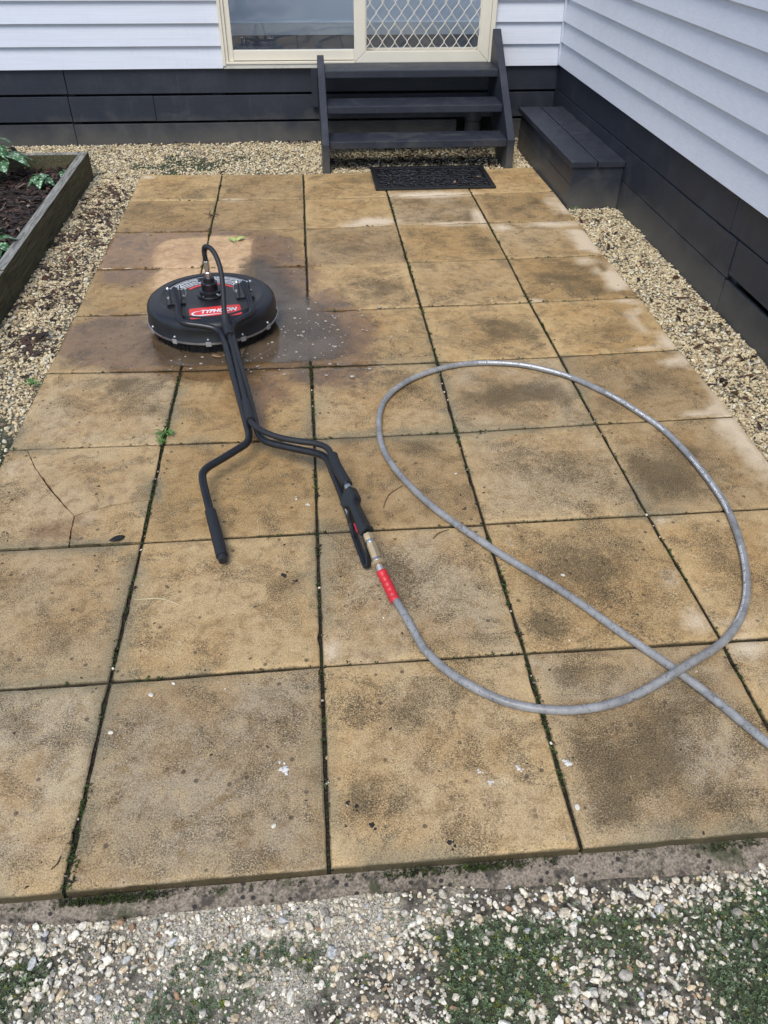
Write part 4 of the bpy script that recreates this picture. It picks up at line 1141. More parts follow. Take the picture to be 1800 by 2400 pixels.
S = np.concatenate([[0], np.cumsum(np.linalg.norm(np.diff(arr, axis=0), axis=1))])
def at_s(s):
    return Vector([float(np.interp(s, S, arr[:, c])) for c in range(3)])
ctr = Vector((1.95, 1.15, 0))
tv, tf = text_mesh('DIN 20022 I.D 10mm  30.0MPa/4351PSI/300bar', .0092, 0, .00022)
tw = tv[:, 0].max() - tv[:, 0].min()
for (xa, ya), (xb, yb) in HOSE_TEXT:
    sa_ = S[np.argmin((arr[:240, 0] - xa) ** 2 + (arr[:240, 1] - ya) ** 2)]
    sb_ = S[np.argmin((arr[:240, 0] - xb) ** 2 + (arr[:240, 1] - yb) ** 2)]
    if abs(sa_ - sb_) < .25: sb_ = sa_ - .33
    vs = []
    for x, y, _z in tv:
        s = sa_ + (sb_ - sa_) * (x - tv[:, 0].min()) / tw
        p = at_s(s); T = (at_s(s + .004) - at_s(s - .004)).normalized()
        N = T.cross(Vector((0, 0, 1))).normalized()
        if N.dot(ctr - p) < 0: N = -N
        an = math.radians(46) - (y - .0033) / HR      # measured down from the top of the hose, on the inner side of the loop
        vs.append(p + (Vector((0, 0, 1)) * math.cos(an) + N * math.sin(an)) * (HR + .00035))
    q = MB(); q.add(vs, tf)
    q.build('hose_lettering', M['print'], hose)

# ------------------------------------------------------------------ muddy water and foam round the cleaner
poly = np.array(PUDDLE)
def inside_dist(x, y):
    """Signed distance to the water's outline, positive inside."""
    n = len(poly); ins = np.zeros(x.shape, bool); dm = np.full(x.shape, 9.0)
    for i in range(n):
        ax, ay = poly[i]; bx, by = poly[(i + 1) % n]
        c = ((ay > y) != (by > y)) & (x < (bx - ax) * (y - ay) / (by - ay + 1e-12) + ax)
        ins ^= c
        t = np.clip(((x - ax) * (bx - ax) + (y - ay) * (by - ay)) / ((bx - ax) ** 2 + (by - ay) ** 2), 0, 1)
        dm = np.minimum(dm, np.hypot(x - ax - t * (bx - ax), y - ay - t * (by - ay)))
    return np.where(ins, dm, -dm)
xs = np.arange(poly[:, 0].min() - .14, poly[:, 0].max() + .14, .016)
ys = np.arange(poly[:, 1].min() - .05, poly[:, 1].max() + .06, .016)
def film(x, y):
    d = inside_dist(x, y)
    a = smoothstep(-.11, .12, d + .05 * (fbm(x, y, 8, 4, 50) - .5)) * (.70 + .30 * smoothstep(1.35, .75, x))
    a = a * smoothstep(2.015, 2.045, y + .012 * fbm(x, y, 20))
    return np.stack([a, a, a, np.ones_like(a)], 1)
pud = grid_mesh('puddle', xs, ys, lambda X, Y: np.full(X.shape, .0032), M['mud'])
a = pud.data.color_attributes.new('film', 'FLOAT_COLOR', 'POINT')
co = np.array([tuple(v.co) for v in pud.data.vertices])
a.data.foreach_set('color', film(co[:, 0], co[:, 1]).astype(np.float32).ravel())

def foam_points(n):
    out = []
    while len(out) < n:
        k = rng.random()
        if k < .66: x, y = rng.normal(1.02, .15), rng.normal(2.28, .15)
        elif k < .86: x, y = rng.uniform(.45, 1.15), rng.normal(2.07, .03)
        else: x, y = rng.uniform(.60, 1.30), rng.normal(1.93, .05)
        if math.hypot(x - CX, y - CY) < .275: continue
        out.append((x, y))
    return np.array(out)
fp = foam_points(170)
rad = np.clip(rng.lognormal(math.log(.0031), .5, len(fp)), .0014, .0090)
dome = icosphere(1)
pos = np.column_stack([fp, np.full(len(fp), .0035)])
scatter('foam_bubbles', [dome], pos, rand_rot(len(fp), .05), np.stack([rad * 1.15, rad * .95, rad * .28], 1), np.ones((len(fp), 3)), M['foam'], smooth=True)

# ------------------------------------------------------------------ doormat of moulded rubber scrolls
dm_ = thing('doormat', 'black moulded rubber doormat with scroll pattern at the foot of the steps', 'doormat', (1.8035, 4.328, 0), math.radians(.6))
x0, x1, y0, y1 = 1.436, 2.171, 4.102, 4.554
b = MB()
for lo, hi in (((x0, y0, .001), (x1, y0 + .030, .0135)), ((x0, y1 - .030, .001), (x1, y1, .0135)), ((x0, y0 + .0302, .001), (x0 + .030, y1 - .0302, .0135)), ((x1 - .030, y0 + .0302, .001), (x1, y1 - .0302, .0135))):
    b.box(lo, hi)
b.build('mat_border', M['mat'], dm_, bevel=.003)
b = MB(); b.box((x0 + .031, y0 + .031, .001), (x1 - .031, y1 - .031, .0045)); b.build('mat_base', M['mat'], dm_)
b = MB()
def spiral(cx, cy, r, a0, turns, hand):
    pts = []
    for k in range(15):
        t = k / 14
        a = a0 + hand * turns * 2 * math.pi * t; q = r * (1 - .80 * t)
        x = min(max(cx + q * math.cos(a), x0 + .037), x1 - .037); y = min(max(cy + q * math.sin(a), y0 + .037), y1 - .037)
        pts.append((x, y, .0090))
    b.tube(pts, [.0062 - .0012 * k / 14 for k in range(15)], 6)
for iy, yy in enumerate(np.linspace(y0 + .068, y1 - .068, 5)):
    for ix, xx in enumerate(np.linspace(x0 + .070, x1 - .070, 10)):
        hnd = 1 if (ix + iy) % 2 else -1
        spiral(xx + rng.normal(0, .004), yy + rng.normal(0, .004), .040, rng.uniform(0, 6.28), 1.15, hnd)
        if rng.random() < .7:
            spiral(xx + .034, yy + .030, .022, rng.uniform(0, 6.28), .9, -hnd)
b.build('mat_scrollwork', M['mat'], dm_, smooth=True)

# ------------------------------------------------------------------ plants
def leaf_blade(L, W, droop, fold=.25, tip=1.6, n=7):
    """A broad leaf: stalk end at the origin, running along +X, arching down; returned as vertices and faces with thickness."""
    vs, fs = [], []
    for i in range(n + 1):
        t = i / n
        w = W * (math.sin(math.pi * min(1, t ** .75 * .97 + .03)) ** .8) * (1 - .25 * t ** tip)
        x = L * t; z = L * (.28 * t - droop * t * t)
        for s in (-1, -.5, 0, .5, 1):
            vs.append((x * (1 - .06 * abs(s)), s * w, z + fold * w * abs(s) - .10 * w * s * s + .006 * math.sin(9 * t + 3 * s) * L))
    for i in range(n):
        for k in range(4):
            a = i * 5 + k
            fs.append((a, a + 1, a + 6, a + 5))
    return vs, fs

def plant(name, label, x, y, z, leaves, group=None):
    t = thing(name, label, 'plant', (x, y, z), 0, group)
    for (az, L, W, h, r0, droop) in leaves:
        a = math.radians(az)
        base = Vector((x + r0 * math.cos(a), y + r0 * math.sin(a), z + h))
        q = MB(); q.tube([(x, y, z - .01), ((x * 1.4 + base.x * .6) / 2, (y * 1.4 + base.y * .6) / 2, z + h * .6), tuple(base)], [.0035, .003, .0025], 6, smooth=3)
        st = q.build('stem', M['weed'], t, smooth=True)
        vs, fs = leaf_blade(L, W, droop)
        R = Matrix.Rotation(a, 3, 'Z') @ Matrix.Rotation(rng.normal(0, .15), 3, 'X')
        q = MB(); q.add([base + R @ Vector(v) for v in vs], fs)
        lf = q.build('leaf', M['leaf'], st, smooth='all')
        so = lf.modifiers.new('thickness', 'SOLIDIFY'); so.thickness = .0008
    return t
plant('spotted_plant', 'large clump of spotted green leaves in the far corner of the bed', -.80, 4.34, .05,
      [(-60, .17, .058, .10, .05, .45), (-20, .19, .062, .13, .05, .55), (-100, .15, .052, .07, .05, .6), (20, .17, .056, .12, .05, .6), (-140, .17, .058, .10, .04, .5), (70, .18, .058, .13, .04, .5), (130, .17, .058, .15, .04, .5), (-40, .13, .048, .18, .02, .8), (180, .2, .06, .12, .05, .5), (0, .12, .045, .21, .02, .5), (-80, .12, .045, .15, .03, .7)])
plant('spotted_plant', 'small low tuft of grey spotted leaves alone in the mulch', -.508, 4.155, .048,
      [(-90, .085, .038, .048, .01, .75), (-20, .080, .036, .045, .01, .8), (-160, .080, .036, .045, .01, .8), (60, .075, .034, .055, .01, .6), (130, .078, .034, .055, .01, .6), (-55, .06, .028, .060, .005, .8), (-125, .06, .028, .060, .005, .8)])
plant('spotted_plant', 'tiny spotted leaf seedling tucked beside the sleeper corner', -.415, 4.33, .048,
      [(-100, .055, .026, .028, .008, .7), (0, .050, .024, .026, .008, .8), (180, .050, .024, .026, .008, .7), (80, .05, .024, .03, .008, .6)])
plant('spotted_plant', 'bright green spotted leaves leaning over the sleeper at the left edge', -.452, 3.01, .05,
      [(-70, .135, .044, .065, .02, .55), (-20, .100, .036, .085, .02, .65), (30, .12, .042, .10, .02, .5), (-120, .12, .044, .07, .02, .6), (80, .13, .044, .12, .02, .5), (150, .14, .044, .10, .03, .5), (200, .14, .046, .09, .03, .5), (-45, .085, .03, .05, .02, .8)])

def sprig(name, label, x, y, n, L, mat, cat='weed', lie=.5):
    t = thing(name, label, cat, (x, y, 0))
    for k in range(n):
        a = rng.uniform(0, 2 * math.pi); l = L * rng.uniform(.6, 1.2)
        d = Vector((math.cos(a), math.sin(a), 0)); w = Vector((-d.y, d.x, 0)) * l * .09
        p = Vector((x, y, .002))
        h = l * rng.uniform(.25, 1) * lie
        q = MB()
        q.add([p - w * .4, p + w * .4, p + d * l * .5 + w + Vector((0, 0, h)), p + d * l * .5 - w + Vector((0, 0, h)), p + d * l + Vector((0, 0, h * .7)), p + d * l * .5 + Vector((0, 0, h - .0012))],
              [(0, 1, 2, 5), (0, 5, 3), (5, 2, 4), (5, 4, 3)])
        q.build('blade', M[mat], t, smooth='all')
    return t
sprig('weed', 'grassy weed sprouting from the joint left of the handle', .498, 1.56, 13, .050, 'weed')
sprig('weed', 'small weed rosette in the joint just below the grassy one', .488, 1.505, 8, .028, 'weed')
sprig('weed', 'lone green weed in the gravel left of the paving edge', -.03, 1.93, 16, .040, 'weed')
sprig('weed', 'wispy pale grass weed in the front gravel at lower left', .33, -.125, 7, .038, 'palegreen')
sprig('weed', 'tiny weed at the foot of the boxed bench', 2.545, 3.70, 9, .030, 'weed')
t = thing('torn_leaf', 'torn pale green leaf lying behind the cleaner', 'leaf', (.648, 3.318, 0))
for s, (dx, dy) in ((1, (.030, .020)), (-1, (-.010, .004))):
    vs, fs = leaf_blade(.055, .017, .1, .5)
    R = Matrix.Rotation(.6 if s > 0 else 2.2, 3, 'Z')
    q = MB(); q.add([Vector((.642 + dx * .3, 3.312 + dy, .005)) + R @ Vector(v) for v in vs], fs)
    q.build('leaf_half', M['palegreen'], t, smooth='all')
t = thing('twig_cluster', 'sprig of dark dry needles lying in the joint near the back', 'twig', (.497, 3.72, 0))
for k in range(11):
    a = rng.uniform(0, 6.28); l = rng.uniform(.02, .055)
    q = MB(); q.tube([(.497, 3.72, .004), (.497 + .5 * l * math.cos(a), 3.72 + .5 * l * math.sin(a), .010 + .004 * rng.random()), (.497 + l * math.cos(a + .2), 3.72 + l * math.sin(a + .2), .003)], [.0014, .0012, .0006], 5, smooth=3)
    q.build('needle', M['twig'], t)
TW = ['long pale straw curled across a paver left of the hose end', 'dark twig lying on a joint behind the cleaner', 'short twig stuck across the far joint', 'white straw chip on the paver near the left front', 'pale twig lying behind the cleaner hose arch', 'short pale twig touching the torn leaf', 'grey stalk lying across the joint under the hose loop', 'reddish thin stalk on the front left paver', 'pale straw between the grip and the trigger gun', 'short straw right of the left grip', 'little straw left of the red sleeve', 'dark stalk beside the brass fitting', 'thin dark stalk running from the trigger gun']
for (p, r_), lab_ in zip(TWIGS, TW):
    p, r_ = Vector((p[0], p[1], .0022)), Vector((r_[0], r_[1], .0022))
    m_ = p.lerp(r_, .5) + (r_ - p).orthogonal().normalized() * .0 + Vector((-(r_ - p).y, (r_ - p).x, 0)) * .12
    q = MB(); q.tube([p, m_, r_], [.0011, .0016, .0009], 6, smooth=5)
    tag(q.build('twig', M['straw' if any(w in lab_ for w in ('pale', 'straw', 'white')) else 'twig'], smooth='all'), lab_, 'twig')

# ------------------------------------------------------------------ stones, splashes and crusts lying on the pavers
peb_lab = ['white oval pebble on the paver inside the hose loop', 'white pebble on a paver below the far right joint', 'white pebble on the front left paver, larger of two', 'white chip on a paver left of the hose curve', 'small pale chip on the front left paver near its left edge', 'white chip near the front edge of the second paver', 'pale chip just above the second row joint', 'cream pebble in the front joint right of centre', 'pale pebble in the joint below the hose', 'tiny white chip beside the left grip paver', 'tiny white chip right of the handle bend', 'tiny pale chip inside the hose loop near its top', 'small white chip at the end of the hose loop', 'tiny white chip beside the top left of the hose loop']
for ((x, y), s), lab_ in zip(PEBBLES, peb_lab):
    v, f = stone_shapes(2, 1, .04, 2)[0]
    r_ = s * .00078
    a = rng.uniform(0, 3.14)
    q = MB(); q.add([(x + r_ * (1.35 * p[0] * math.cos(a) - p[1] * math.sin(a)), y + r_ * (1.35 * p[0] * math.sin(a) + p[1] * math.cos(a)), .0015 + r_ * .55 * (p[2] + 1)) for p in v], f.tolist())
    tag(q.build('pebble', M['pebble'], smooth='all'), lab_, 'pebble')

def flat_patch(x, y, r_, mat, name, lobes=3, h=.0012):
    q = MB()
    for k in range(lobes):
        cx, cy = (x, y) if k == 0 else (x + rng.normal(0, r_ * .75), y + rng.normal(0, r_ * .75))
        rr = r_ * (.75 if k == 0 else rng.uniform(.2, .45)); n = 14
        ring = [(cx + rr * (1 + rng.normal(0, .28)) * math.cos(2 * math.pi * i / n), cy + rr * (1 + rng.normal(0, .28)) * math.sin(2 * math.pi * i / n)) for i in range(n)]
        o = len(q.v)
        q.add([(px, py, -.0008) for px, py in ring] + [(cx + (px - cx) * .8, cy + (py - cy) * .8, h + .0004 * k + .0006 * rng.random()) for px, py in ring] + [(cx, cy, h + .0004 * k + .0004)],
              [(i, (i + 1) % n, n + (i + 1) % n, n + i) for i in range(n)] + [(n + i, n + (i + 1) % n, 2 * n) for i in range(n)])
    return q.build(name, mat, smooth='all')
sp_lab = ['white lumpy splash on the second front paver', 'bright white splash beside the third joint', 'faint white scuff on the third front paver, right one', 'faint white scuff on the third front paver, upper one', 'faint white scuff on the third front paver, left one', 'white smear on the paver between the grips', 'white fleck left of the smear between the grips']
for ((x, y), s), lab_ in zip(SPLATS, sp_lab):
    tag(flat_patch(x, y, s * .001 * .8, M['splat'], 'white_splash', 6, .0014), lab_, 'splash')
ORD = ['first', 'second', 'third', 'fourth', 'fifth', 'sixth', 'seventh', 'eighth', 'ninth', 'tenth', 'eleventh', 'twelfth', 'thirteenth', 'fourteenth', 'fifteenth', 'sixteenth', 'seventeenth', 'eighteenth', 'nineteenth', 'twentieth', 'last']
crusts = []
for ((x, y), s) in SPOTS:
    crusts.append((x, y, flat_patch(x, y, s * .001 * .75, M['crud'], 'lichen_crust', 4, .0009)))
for k_, (x, y, o) in enumerate(sorted(crusts, key=lambda q: (q[1], q[0]))):
    tag(o, f'{ORD[k_]} black lichen crust on the pavers counted from the front edge', 'lichen', 'black lichen crusts on the pavers')

# ------------------------------------------------------------------ fallen leaves
def dry_leaf(name, x, y, z, L, colr):
    W = L * rng.uniform(.16, .30); n = 6
    vs, fs = [], []
    cup = rng.uniform(.1, .6); bend = rng.uniform(-.5, .8); tw = rng.normal(0, .5)
    for i in range(n + 1):
        t = i / n; w = W * math.sin(math.pi * min(.98, t * .94 + .03)) ** .8
        for s in (-1, 0, 1):
            vs.append((L * (t - .5), s * w * math.cos(tw * t), abs(s) * w * cup + bend * L * (t - .5) ** 2 * .7 + s * w * math.sin(tw * (t - .3))))
    for i in range(n):
        for k in range(2):
            a = i * 3 + k
            fs.append((a, a + 1, a + 4, a + 3))
    a = rng.uniform(0, 6.28); R = Matrix.Rotation(a, 3, 'Z') @ Matrix.Rotation(rng.normal(0, .25), 3, 'Y')
    P = [R @ Vector(v) for v in vs]
    zm = min(p.z for p in P)
    q = MB(); q.add([p + Vector((x, y, z - zm)) for p in P], fs)
    o = q.build(name, M['dry'], smooth='all')
    c = o.data.color_attributes.new('tint', 'FLOAT_COLOR', 'POINT')
    c.data.foreach_set('color', np.tile(np.array([*colr, 1], np.float32), len(o.data.vertices)))
    so = o.modifiers.new('thickness', 'SOLIDIFY'); so.thickness = .0008
    return o
LZ = {'r': ('{} {} leaf from the house along the gravel strip below the right wall', 'leaves on the right gravel strip', lambda q: -q[1]),
      'l': ('{} {} leaf from the house on the gravel beside the timber sleeper', 'leaves on the left gravel strip', lambda q: -q[1]),
      'b': ('{} {} leaf from the left on the gravel along the back wall', 'leaves on the back gravel', lambda q: q[0]),
      's': ('{} {} leaf from the left on the shaded ground under the steps', 'leaves under the steps', lambda q: q[0])}
LC_ = [((.075, .038, .022), 'brown'), ((.045, .026, .018), 'dark'), ((.11, .045, .024), 'reddish'), ((.032, .020, .016), 'blackish'), ((.13, .075, .038), 'tan'), ((.095, .030, .018), 'rust red')]
for key, (lb, gp_, order) in LZ.items():
    count = {}
    for (x, y), s in sorted([(q[1], q[2]) for q in LEAVES if q[0] == key], key=lambda q: order(q[0])):
        if key == 'r': x = min(x, 2.77)
        colr, word = LC_[rng.integers(len(LC_))]
        count[word] = count.get(word, 0) + 1
        o = dry_leaf('fallen_leaf', x, y, float(height(np.array([x]), np.array([y]))[0]) + .010, s * .0019, colr)
        tag(o, lb.format(ORD[count[word] - 1], word), 'leaf', gp_)
for (x, y, L, lb) in ((.640, 2.085, .045, 'pale brown leaf caught in the brush skirt in front'), (.735, 2.125, .050, 'pinkish dry leaf pressed to the wet paver right of the handle'), (2.10, 4.30, .03, 'small tan leaf caught in the doormat scrolls at right'), (1.56, 4.22, .03, 'small tan leaf caught in the doormat scrolls at left'), (1.93, 4.20, .04, 'long tan leaf caught in the doormat scrolls in the middle'), (.430, 1.014, .046, 'black curled leaf stuck in the joint at left')):
    o = dry_leaf('fallen_leaf', x, y, .012 if y > 4 else .004, L, (.30, .19, .11) if 'black' not in lb else (.02, .018, .016))
    tag(o, lb, 'leaf')

# ------------------------------------------------------------------ bark mulch in the bed
n = 9000
px = -.367 - 1.2 * rng.random(n) ** 1.15; py = np.where(rng.random(n) < .70, rng.uniform(2.4, 4.50, n), rng.uniform(.42, 2.4, n))
chip = [(np.array([(-1, -.8, -.5), (1, -1, -.4), (.8, 1, -.5), (-.9, .8, -.6), (-.9, -.7, .5), (.9, -.8, .6), (.9, .7, .4), (-1, .9, .5)]), np.array([(0, 2, 1), (0, 3, 2), (4, 5, 6), (4, 6, 7), (0, 1, 5), (0, 5, 4), (1, 2, 6), (1, 6, 5), (2, 3, 7), (2, 7, 6), (3, 0, 4), (3, 4, 7)]))]
L = rng.lognormal(math.log(.013), .45, n)
scl = np.stack([L, L * rng.uniform(.2, .5, n), np.full(n, .0016)], 1)
pos = np.stack([px, py, .044 + rng.random(n) * .018], 1)
cols = pick([((.040, .024, .020), 5), ((.065, .034, .026), 4), ((.022, .016, .015), 5), ((.11, .055, .036), 2), ((.26, .19, .14), .8), ((.36, .29, .22), .25)], n, .15)
scatter('bark_mulch', chip, pos, rand_rot(n, .35), scl, cols, M['bark'], kind='stuff')

# leaf and bark litter lying in drifts on the left gravel and under the steps
n = 1500
k = rng.random(n)
lx = np.where(k < .62, rng.normal(-.13, .09, n), np.where(k < .86, rng.uniform(1.2, 2.3, n), rng.uniform(-1.0, 2.4, n)))
ly = np.where(k < .62, rng.choice([3.1, 3.55, 3.85, 4.15, 2.75, 2.3], n) + rng.normal(0, .10, n), np.where(k < .86, rng.normal(4.80, .13, n), 5.27 + rng.normal(0, .02, n)))
ok = (lx > -.30) & ((lx < -.012) | (ly > 4.53)) & (ly < 5.30) & (lx < 2.50)
lx, ly = lx[ok], ly[ok]; n = len(lx)
L = rng.lognormal(math.log(.012), .5, n)
scl = np.stack([L, L * rng.uniform(.12, .4, n), np.full(n, .0012)], 1)
pos = np.stack([lx, ly, height(lx, ly) + .009 + .008 * rng.random(n)], 1)
cols = pick([((.060, .034, .024), 5), ((.035, .022, .018), 4), ((.10, .052, .032), 3), ((.16, .10, .06), 1)], n, .15)
scatter('leaf_litter', chip, pos, rand_rot(n, .3), scl, cols, M['bark'], kind='stuff')

# bits of grit, needle and leaf crumb lying all over the pavers
n = 1500
lx, ly = rng.uniform(.01, 2.47, n), rng.uniform(.01, 4.48, n)
L = np.clip(rng.lognormal(math.log(.0015), .5, n), .0006, .0035)
scl = np.stack([L * rng.uniform(1, 1.8, n), L * .8, L * .5], 1)
cols = pick([((.030, .024, .018), 6), ((.075, .045, .028), 4), ((.62, .56, .44), 2.2), ((.22, .16, .09), 1.5)], n, .15)
scatter('paver_crumbs', stone_shapes(0, 8, .15, 2), np.stack([lx, ly, .0005 + L * .2], 1), rand_rot(n, .1), scl, cols, M['bark'], kind='stuff')
n = 260
lx = rng.uniform(2.50, 2.80, n); ly = rng.uniform(.3, 3.74, n)
L = rng.lognormal(math.log(.008), .6, n)
scl = np.stack([L, L * rng.uniform(.12, .4, n), np.full(n, .0010)], 1)
cols = pick([((.060, .034, .024), 5), ((.035, .022, .018), 4), ((.10, .045, .030), 2)], n, .15)
scatter('leaf_crumbs', chip, np.stack([lx, ly, height(lx, ly) + .012 + .006 * rng.random(n)], 1), rand_rot(n, .3), scl, cols, M['bark'], kind='stuff')

# ------------------------------------------------------------------ gravel
PAL_F = [((.76, .69, .55), 6), ((.86, .80, .67), 6), ((.60, .52, .39), 3), ((.52, .48, .41), 2.5), ((.34, .31, .26), 1.8), ((.40, .25, .15), .4), ((.62, .49, .32), 2.5), ((.10, .10, .11), .2), ((.55, .55, .53), .8)]
PAL_S = [((.68, .56, .34), 6), ((.76, .66, .44), 4), ((.56, .44, .27), 4), ((.78, .72, .56), 2.5), ((.44, .34, .21), 2), ((.30, .23, .15), .8)]
def place(n, x0, x1, y0, y1, keep):
    x = rng.uniform(x0, x1, n); y = rng.uniform(y0, y1, n)
    k = rng.random(n) < keep(x, y)
    return x[k], y[k]
def clear(x, y):
    """Where loose gravel may lie: off the pavers, the haunch, the bed, the bench and the step stringers."""
    off = ~((x > -.006) & (x < 2.496) & (y > -.004) & (y < 4.504))
    hw = .026 + .018 * smoothstep(1.0, 1.8, x) - .012 * smoothstep(.6, .2, x) + .035 * (fbm(x, 0 * y, 6, 4, 2) - .5)
    off &= ~((y < 0) & (y > -hw) & (x > -.7) & (x < 2.62))
    off &= ~((x < -.302) & (x > -2.4) & (y > .39) & (y < 4.568))
    off &= ~((x > 2.51) & (y > 3.755) & (y < 5.06))
    off &= (x < 2.812) & (y < 5.302)
    off &= ~((y > 4.50) & (y < 4.82) & (((x > 1.128) & (x < 1.186)) | ((x > 2.313) & (x < 2.374))))
    return off
shapes1 = stone_shapes(1, 14, .07, 5)
shapes0 = stone_shapes(0, 14, .10, 2)
# front, larger stones
def keep_f(x, y):
    m = moss_mask(x, y); g = grit_mask(x, y)
    d = np.clip((fbm(x, y, 6, 4, 12) - .36) * 3.2, 0, 1)
    edge = np.exp(-((y + .10) / .045) ** 2) * .5
    return np.clip((.26 + .78 * d + edge) * (1 - .70 * smoothstep(.35, .75, m)), 0, 1) * clear(x, y)
x, y = place(52000, -.9, 2.81, -.85, -.012, keep_f)
n = len(x)
r_ = np.clip(rng.lognormal(math.log(.0038), .42, n), .0018, .0105)
scl = np.stack([r_ * rng.uniform(1.0, 1.45, n), r_ * rng.uniform(.75, 1.05, n), r_ * rng.uniform(.55, .85, n)], 1)
pos = np.stack([x, y, height(x, y) + r_ * rng.uniform(.1, .75, n)], 1)
big = r_ > .0046; cf = pick(PAL_F, n)
scatter('front_gravel', shapes1, pos[big], rand_rot(int(big.sum()), .5), scl[big], cf[big], M['stone'], kind='stuff')
scatter('front_chips', shapes0, pos[~big], rand_rot(int((~big).sum()), .5), scl[~big], cf[~big], M['stone'], kind='stuff')
# front, fine grit between them
def keep_g(x, y):
    return np.clip(.25 + .75 * grit_mask(x, y), 0, 1) * (1 - .7 * smoothstep(.4, .8, moss_mask(x, y))) * clear(x, y)
x, y = place(42000, -.6, 2.7, -.75, -.012, keep_g)
n = len(x); r_ = np.clip(rng.lognormal(math.log(.0022), .35, n), .001, .0045)
pos = np.stack([x, y, height(x, y) + r_ * .5], 1)
scatter('front_grit', shapes0, pos, rand_rot(n, .6), np.stack([r_ * 1.3, r_, r_ * .8], 1), pick(PAL_F, n), M['stone'], kind='stuff')
# sides and back
def keep_s(x, y):
    m = moss_mask(x, y)
    near = 1 - .75 * smoothstep(.40, .75, m)
    thin = np.where((y > 4.5) & (x > 1.18) & (x < 2.3) & (y > 4.6), .45, 1.0)
    lo = .55 + .45 * np.clip((fbm(x, y, 5, 4, 20) - .3) * 3, 0, 1)
    return near * thin * lo * clear(x, y)
X, Y = [], []
for (n0, x0, x1, y0, y1) in ((20500, 2.49, 2.815, .1, 3.76), (18500, -.305, 0.0, .5, 4.5), (5500, -.85, 0.0, -.02, .5), (32000, -1.3, 2.52, 4.5, 5.305), (2500, 2.374, 2.815, 4.5, 5.305)):
    x, y = place(n0, x0, x1, y0, y1, keep_s)
    X.append(x); Y.append(y)
x = np.concatenate(X); y = np.concatenate(Y); n = len(x)
r_ = np.clip(rng.lognormal(math.log(.0054), .32, n), .003, .011)
scl = np.stack([r_ * rng.uniform(1.05, 1.6, n), r_ * rng.uniform(.7, 1.0, n), r_ * rng.uniform(.5, .8, n)], 1)
pos = np.stack([x, y, height(x, y) + r_ * rng.uniform(.0, 1.3, n)], 1)
scatter('side_gravel', shapes0, pos, rand_rot(n, .6), scl, pick(PAL_S, n), M['stone'], kind='stuff')

# ------------------------------------------------------------------ moss and tiny ground plants
tuft = []
for _ in range(6):
    vs, fs = [], []
    for k in range(4):
        a = 2 * math.pi * k / 4 + rng.normal(0, .3); l = rng.uniform(.7, 1.1); h = rng.uniform(.25, .8); w = .48
        d = np.array([math.cos(a), math.sin(a)]); p = np.array([-d[1], d[0]])
        o = len(vs)
        vs += [(0, 0, 0), (*(d * l * .55 + p * w * l * .6), h * .9), (*(d * l), h * .7), (*(d * l * .55 - p * w * l * .6), h * .9)]
        fs += [(o, o + 1, o + 2), (o, o + 2, o + 3)]
    tuft.append((np.array(vs, float), np.array(fs)))
x, y = place(85000, -.9, 2.81, -.85, -.012, lambda x, y: np.clip(smoothstep(.22, .80, moss_mask(x, y)) + .04, 0, 1) * clear(x, y))
n = len(x); r_ = rng.lognormal(math.log(.0046), .3, n)
mcol = pick([((.135, .195, .095), 5), ((.190, .255, .145), 4), ((.095, .130, .062), 3), ((.19, .22, .035), 1.2), ((.27, .33, .22), 2)], n, .15)
pos = np.stack([x, y, height(x, y) + .0015 + .006 * rng.random(n) * smoothstep(.5, .8, moss_mask(x, y))], 1)
scatter('ground_moss', tuft, pos, rand_rot(n, .35), np.stack([r_, r_, r_ * 1.1], 1), mcol, M['moss'], kind='stuff')
x, y = place(40000, -.3, 2.8, .3, 5.2, lambda x, y: .95 * smoothstep(.45, .7, moss_mask(x, y)) * clear(x, y))
n = len(x); r_ = rng.lognormal(math.log(.0042), .3, n)
mcol = pick([((.060, .085, .030), 4), ((.085, .105, .030), 3), ((.035, .050, .018), 3)], n, .15)
scatter('side_moss', tuft, np.stack([x, y, height(x, y) + .008], 1), rand_rot(n, .3), np.stack([r_, r_, r_ * .8], 1), mcol, M['moss'], kind='stuff')

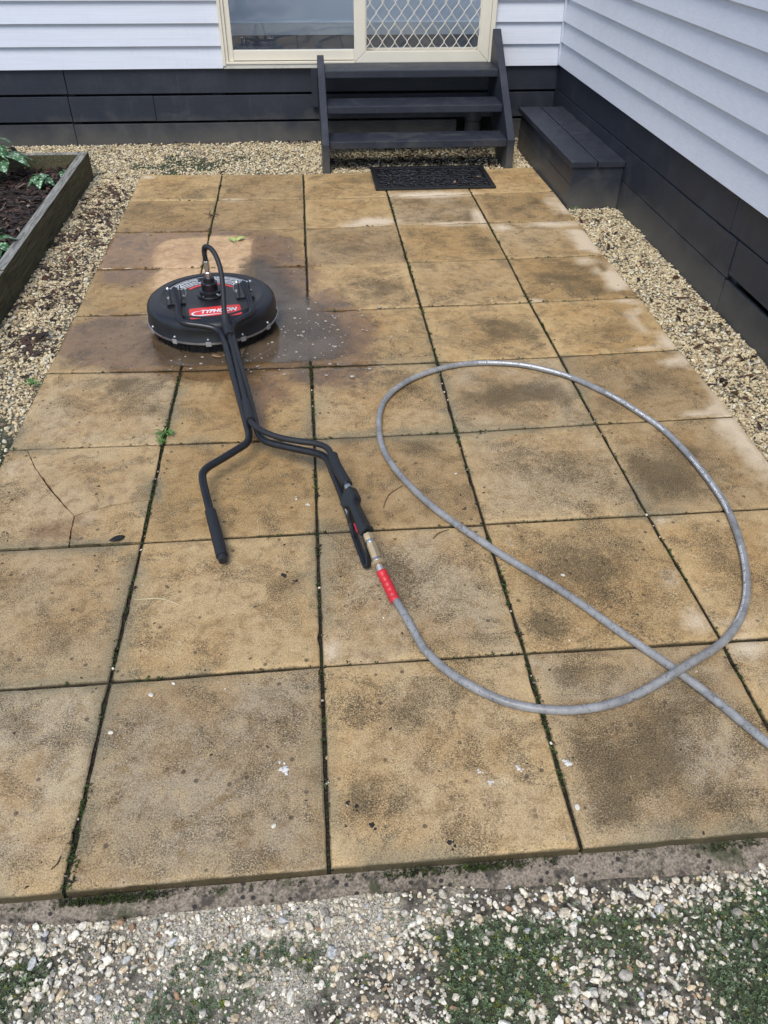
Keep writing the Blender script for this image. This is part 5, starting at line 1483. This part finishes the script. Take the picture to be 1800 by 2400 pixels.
# moss, crumbs and chips in the joints
jp, jc, jr = [], [], []
def along(p, q, hot, n, wid=.004, white=.02):
    p, q = np.array(p), np.array(q)
    for _ in range(n):
        t = rng.random(); c = p + (q - p) * t
        f = float(fbm(np.array([c[0]]), np.array([c[1]]), 9, 3, 31)[0])
        if rng.random() > np.clip((f - .46) * 6, .03, 1) * hot: continue
        jp.append((c[0] + rng.normal(0, wid), c[1] + rng.normal(0, wid), -.010 + .011 * rng.random())); jr.append(rng.lognormal(math.log(.0048), .35))
        jc.append([(.050, .085, .022), (.030, .055, .014), (.080, .110, .030), (.040, .030, .018), (.025, .020, .014)][rng.choice(5, p=[.32, .22, .16, .18, .12])])
for i in range(1, 5):
    for j in range(9):
        along(GRID[(i, j)], GRID[(i, j + 1)], {1: .9, 2: .5, 3: .95, 4: .45}[i], 260)
for j in range(1, 9):
    for i in range(5):
        along(GRID[(i, j)], GRID[(i + 1, j)], .4, 150, .0030)
along(GRID[(1, 8)], (.51, 0), 1.2, 300, .005)
along((.50, 1.36), (.50, 1.62), 1.3, 240, .005)
for j in range(2, 9):
    along((-.004, GRID[(0, j)][1] if (0, j) in GRID else 0), (-.004, GRID[(0, j - 1)][1]), .5, 120, .006)
jp = np.array(jp); jc = np.array(jc) * (1 + rng.normal(0, .15, (len(jp), 1))); jr = np.array(jr)
scatter('joint_moss', tuft, jp, rand_rot(len(jp), .4), np.stack([jr, jr, jr], 1), np.clip(jc, .005, 1), M['moss'], kind='stuff')
# moss cushions hanging under the front edge
x = rng.uniform(-.3, 2.6, 9000); f = fbm(x, 0 * x, 5, 4, 40); k = rng.random(len(x)) < np.clip((f - .44) * 5, .05, 1)
x = x[k]; n = len(x)
pos = np.stack([x, -.002 - .012 * rng.random(n), -.030 + .022 * rng.random(n)], 1); r_ = rng.lognormal(math.log(.0034), .3, n)
scatter('edge_moss', tuft, pos, rand_rot(n, .6), np.stack([r_, r_, r_], 1), pick([((.050, .075, .012), 4), ((.030, .045, .010), 3), ((.020, .018, .010), 3)], n, .15), M['moss'], kind='stuff')
# white chips fallen into the joints
cp = []
for i in (1, 2, 3, 4):
    for _ in range(9):
        j = rng.integers(4, 9); t = rng.random(); a = np.array(GRID[(i, j)]); c = a + (np.array(GRID[(i, j + 1)]) - a) * t
        cp.append((c[0] + rng.normal(0, .002), c[1], -.006 + .004 * rng.random()))
cp = np.array(cp); n = len(cp); r_ = rng.uniform(.002, .0045, n)
scatter('joint_chips', shapes0, cp, rand_rot(n, .6), np.stack([r_ * 1.4, r_, r_ * .9], 1), pick(PAL_F, n), M['stone'], kind='stuff')
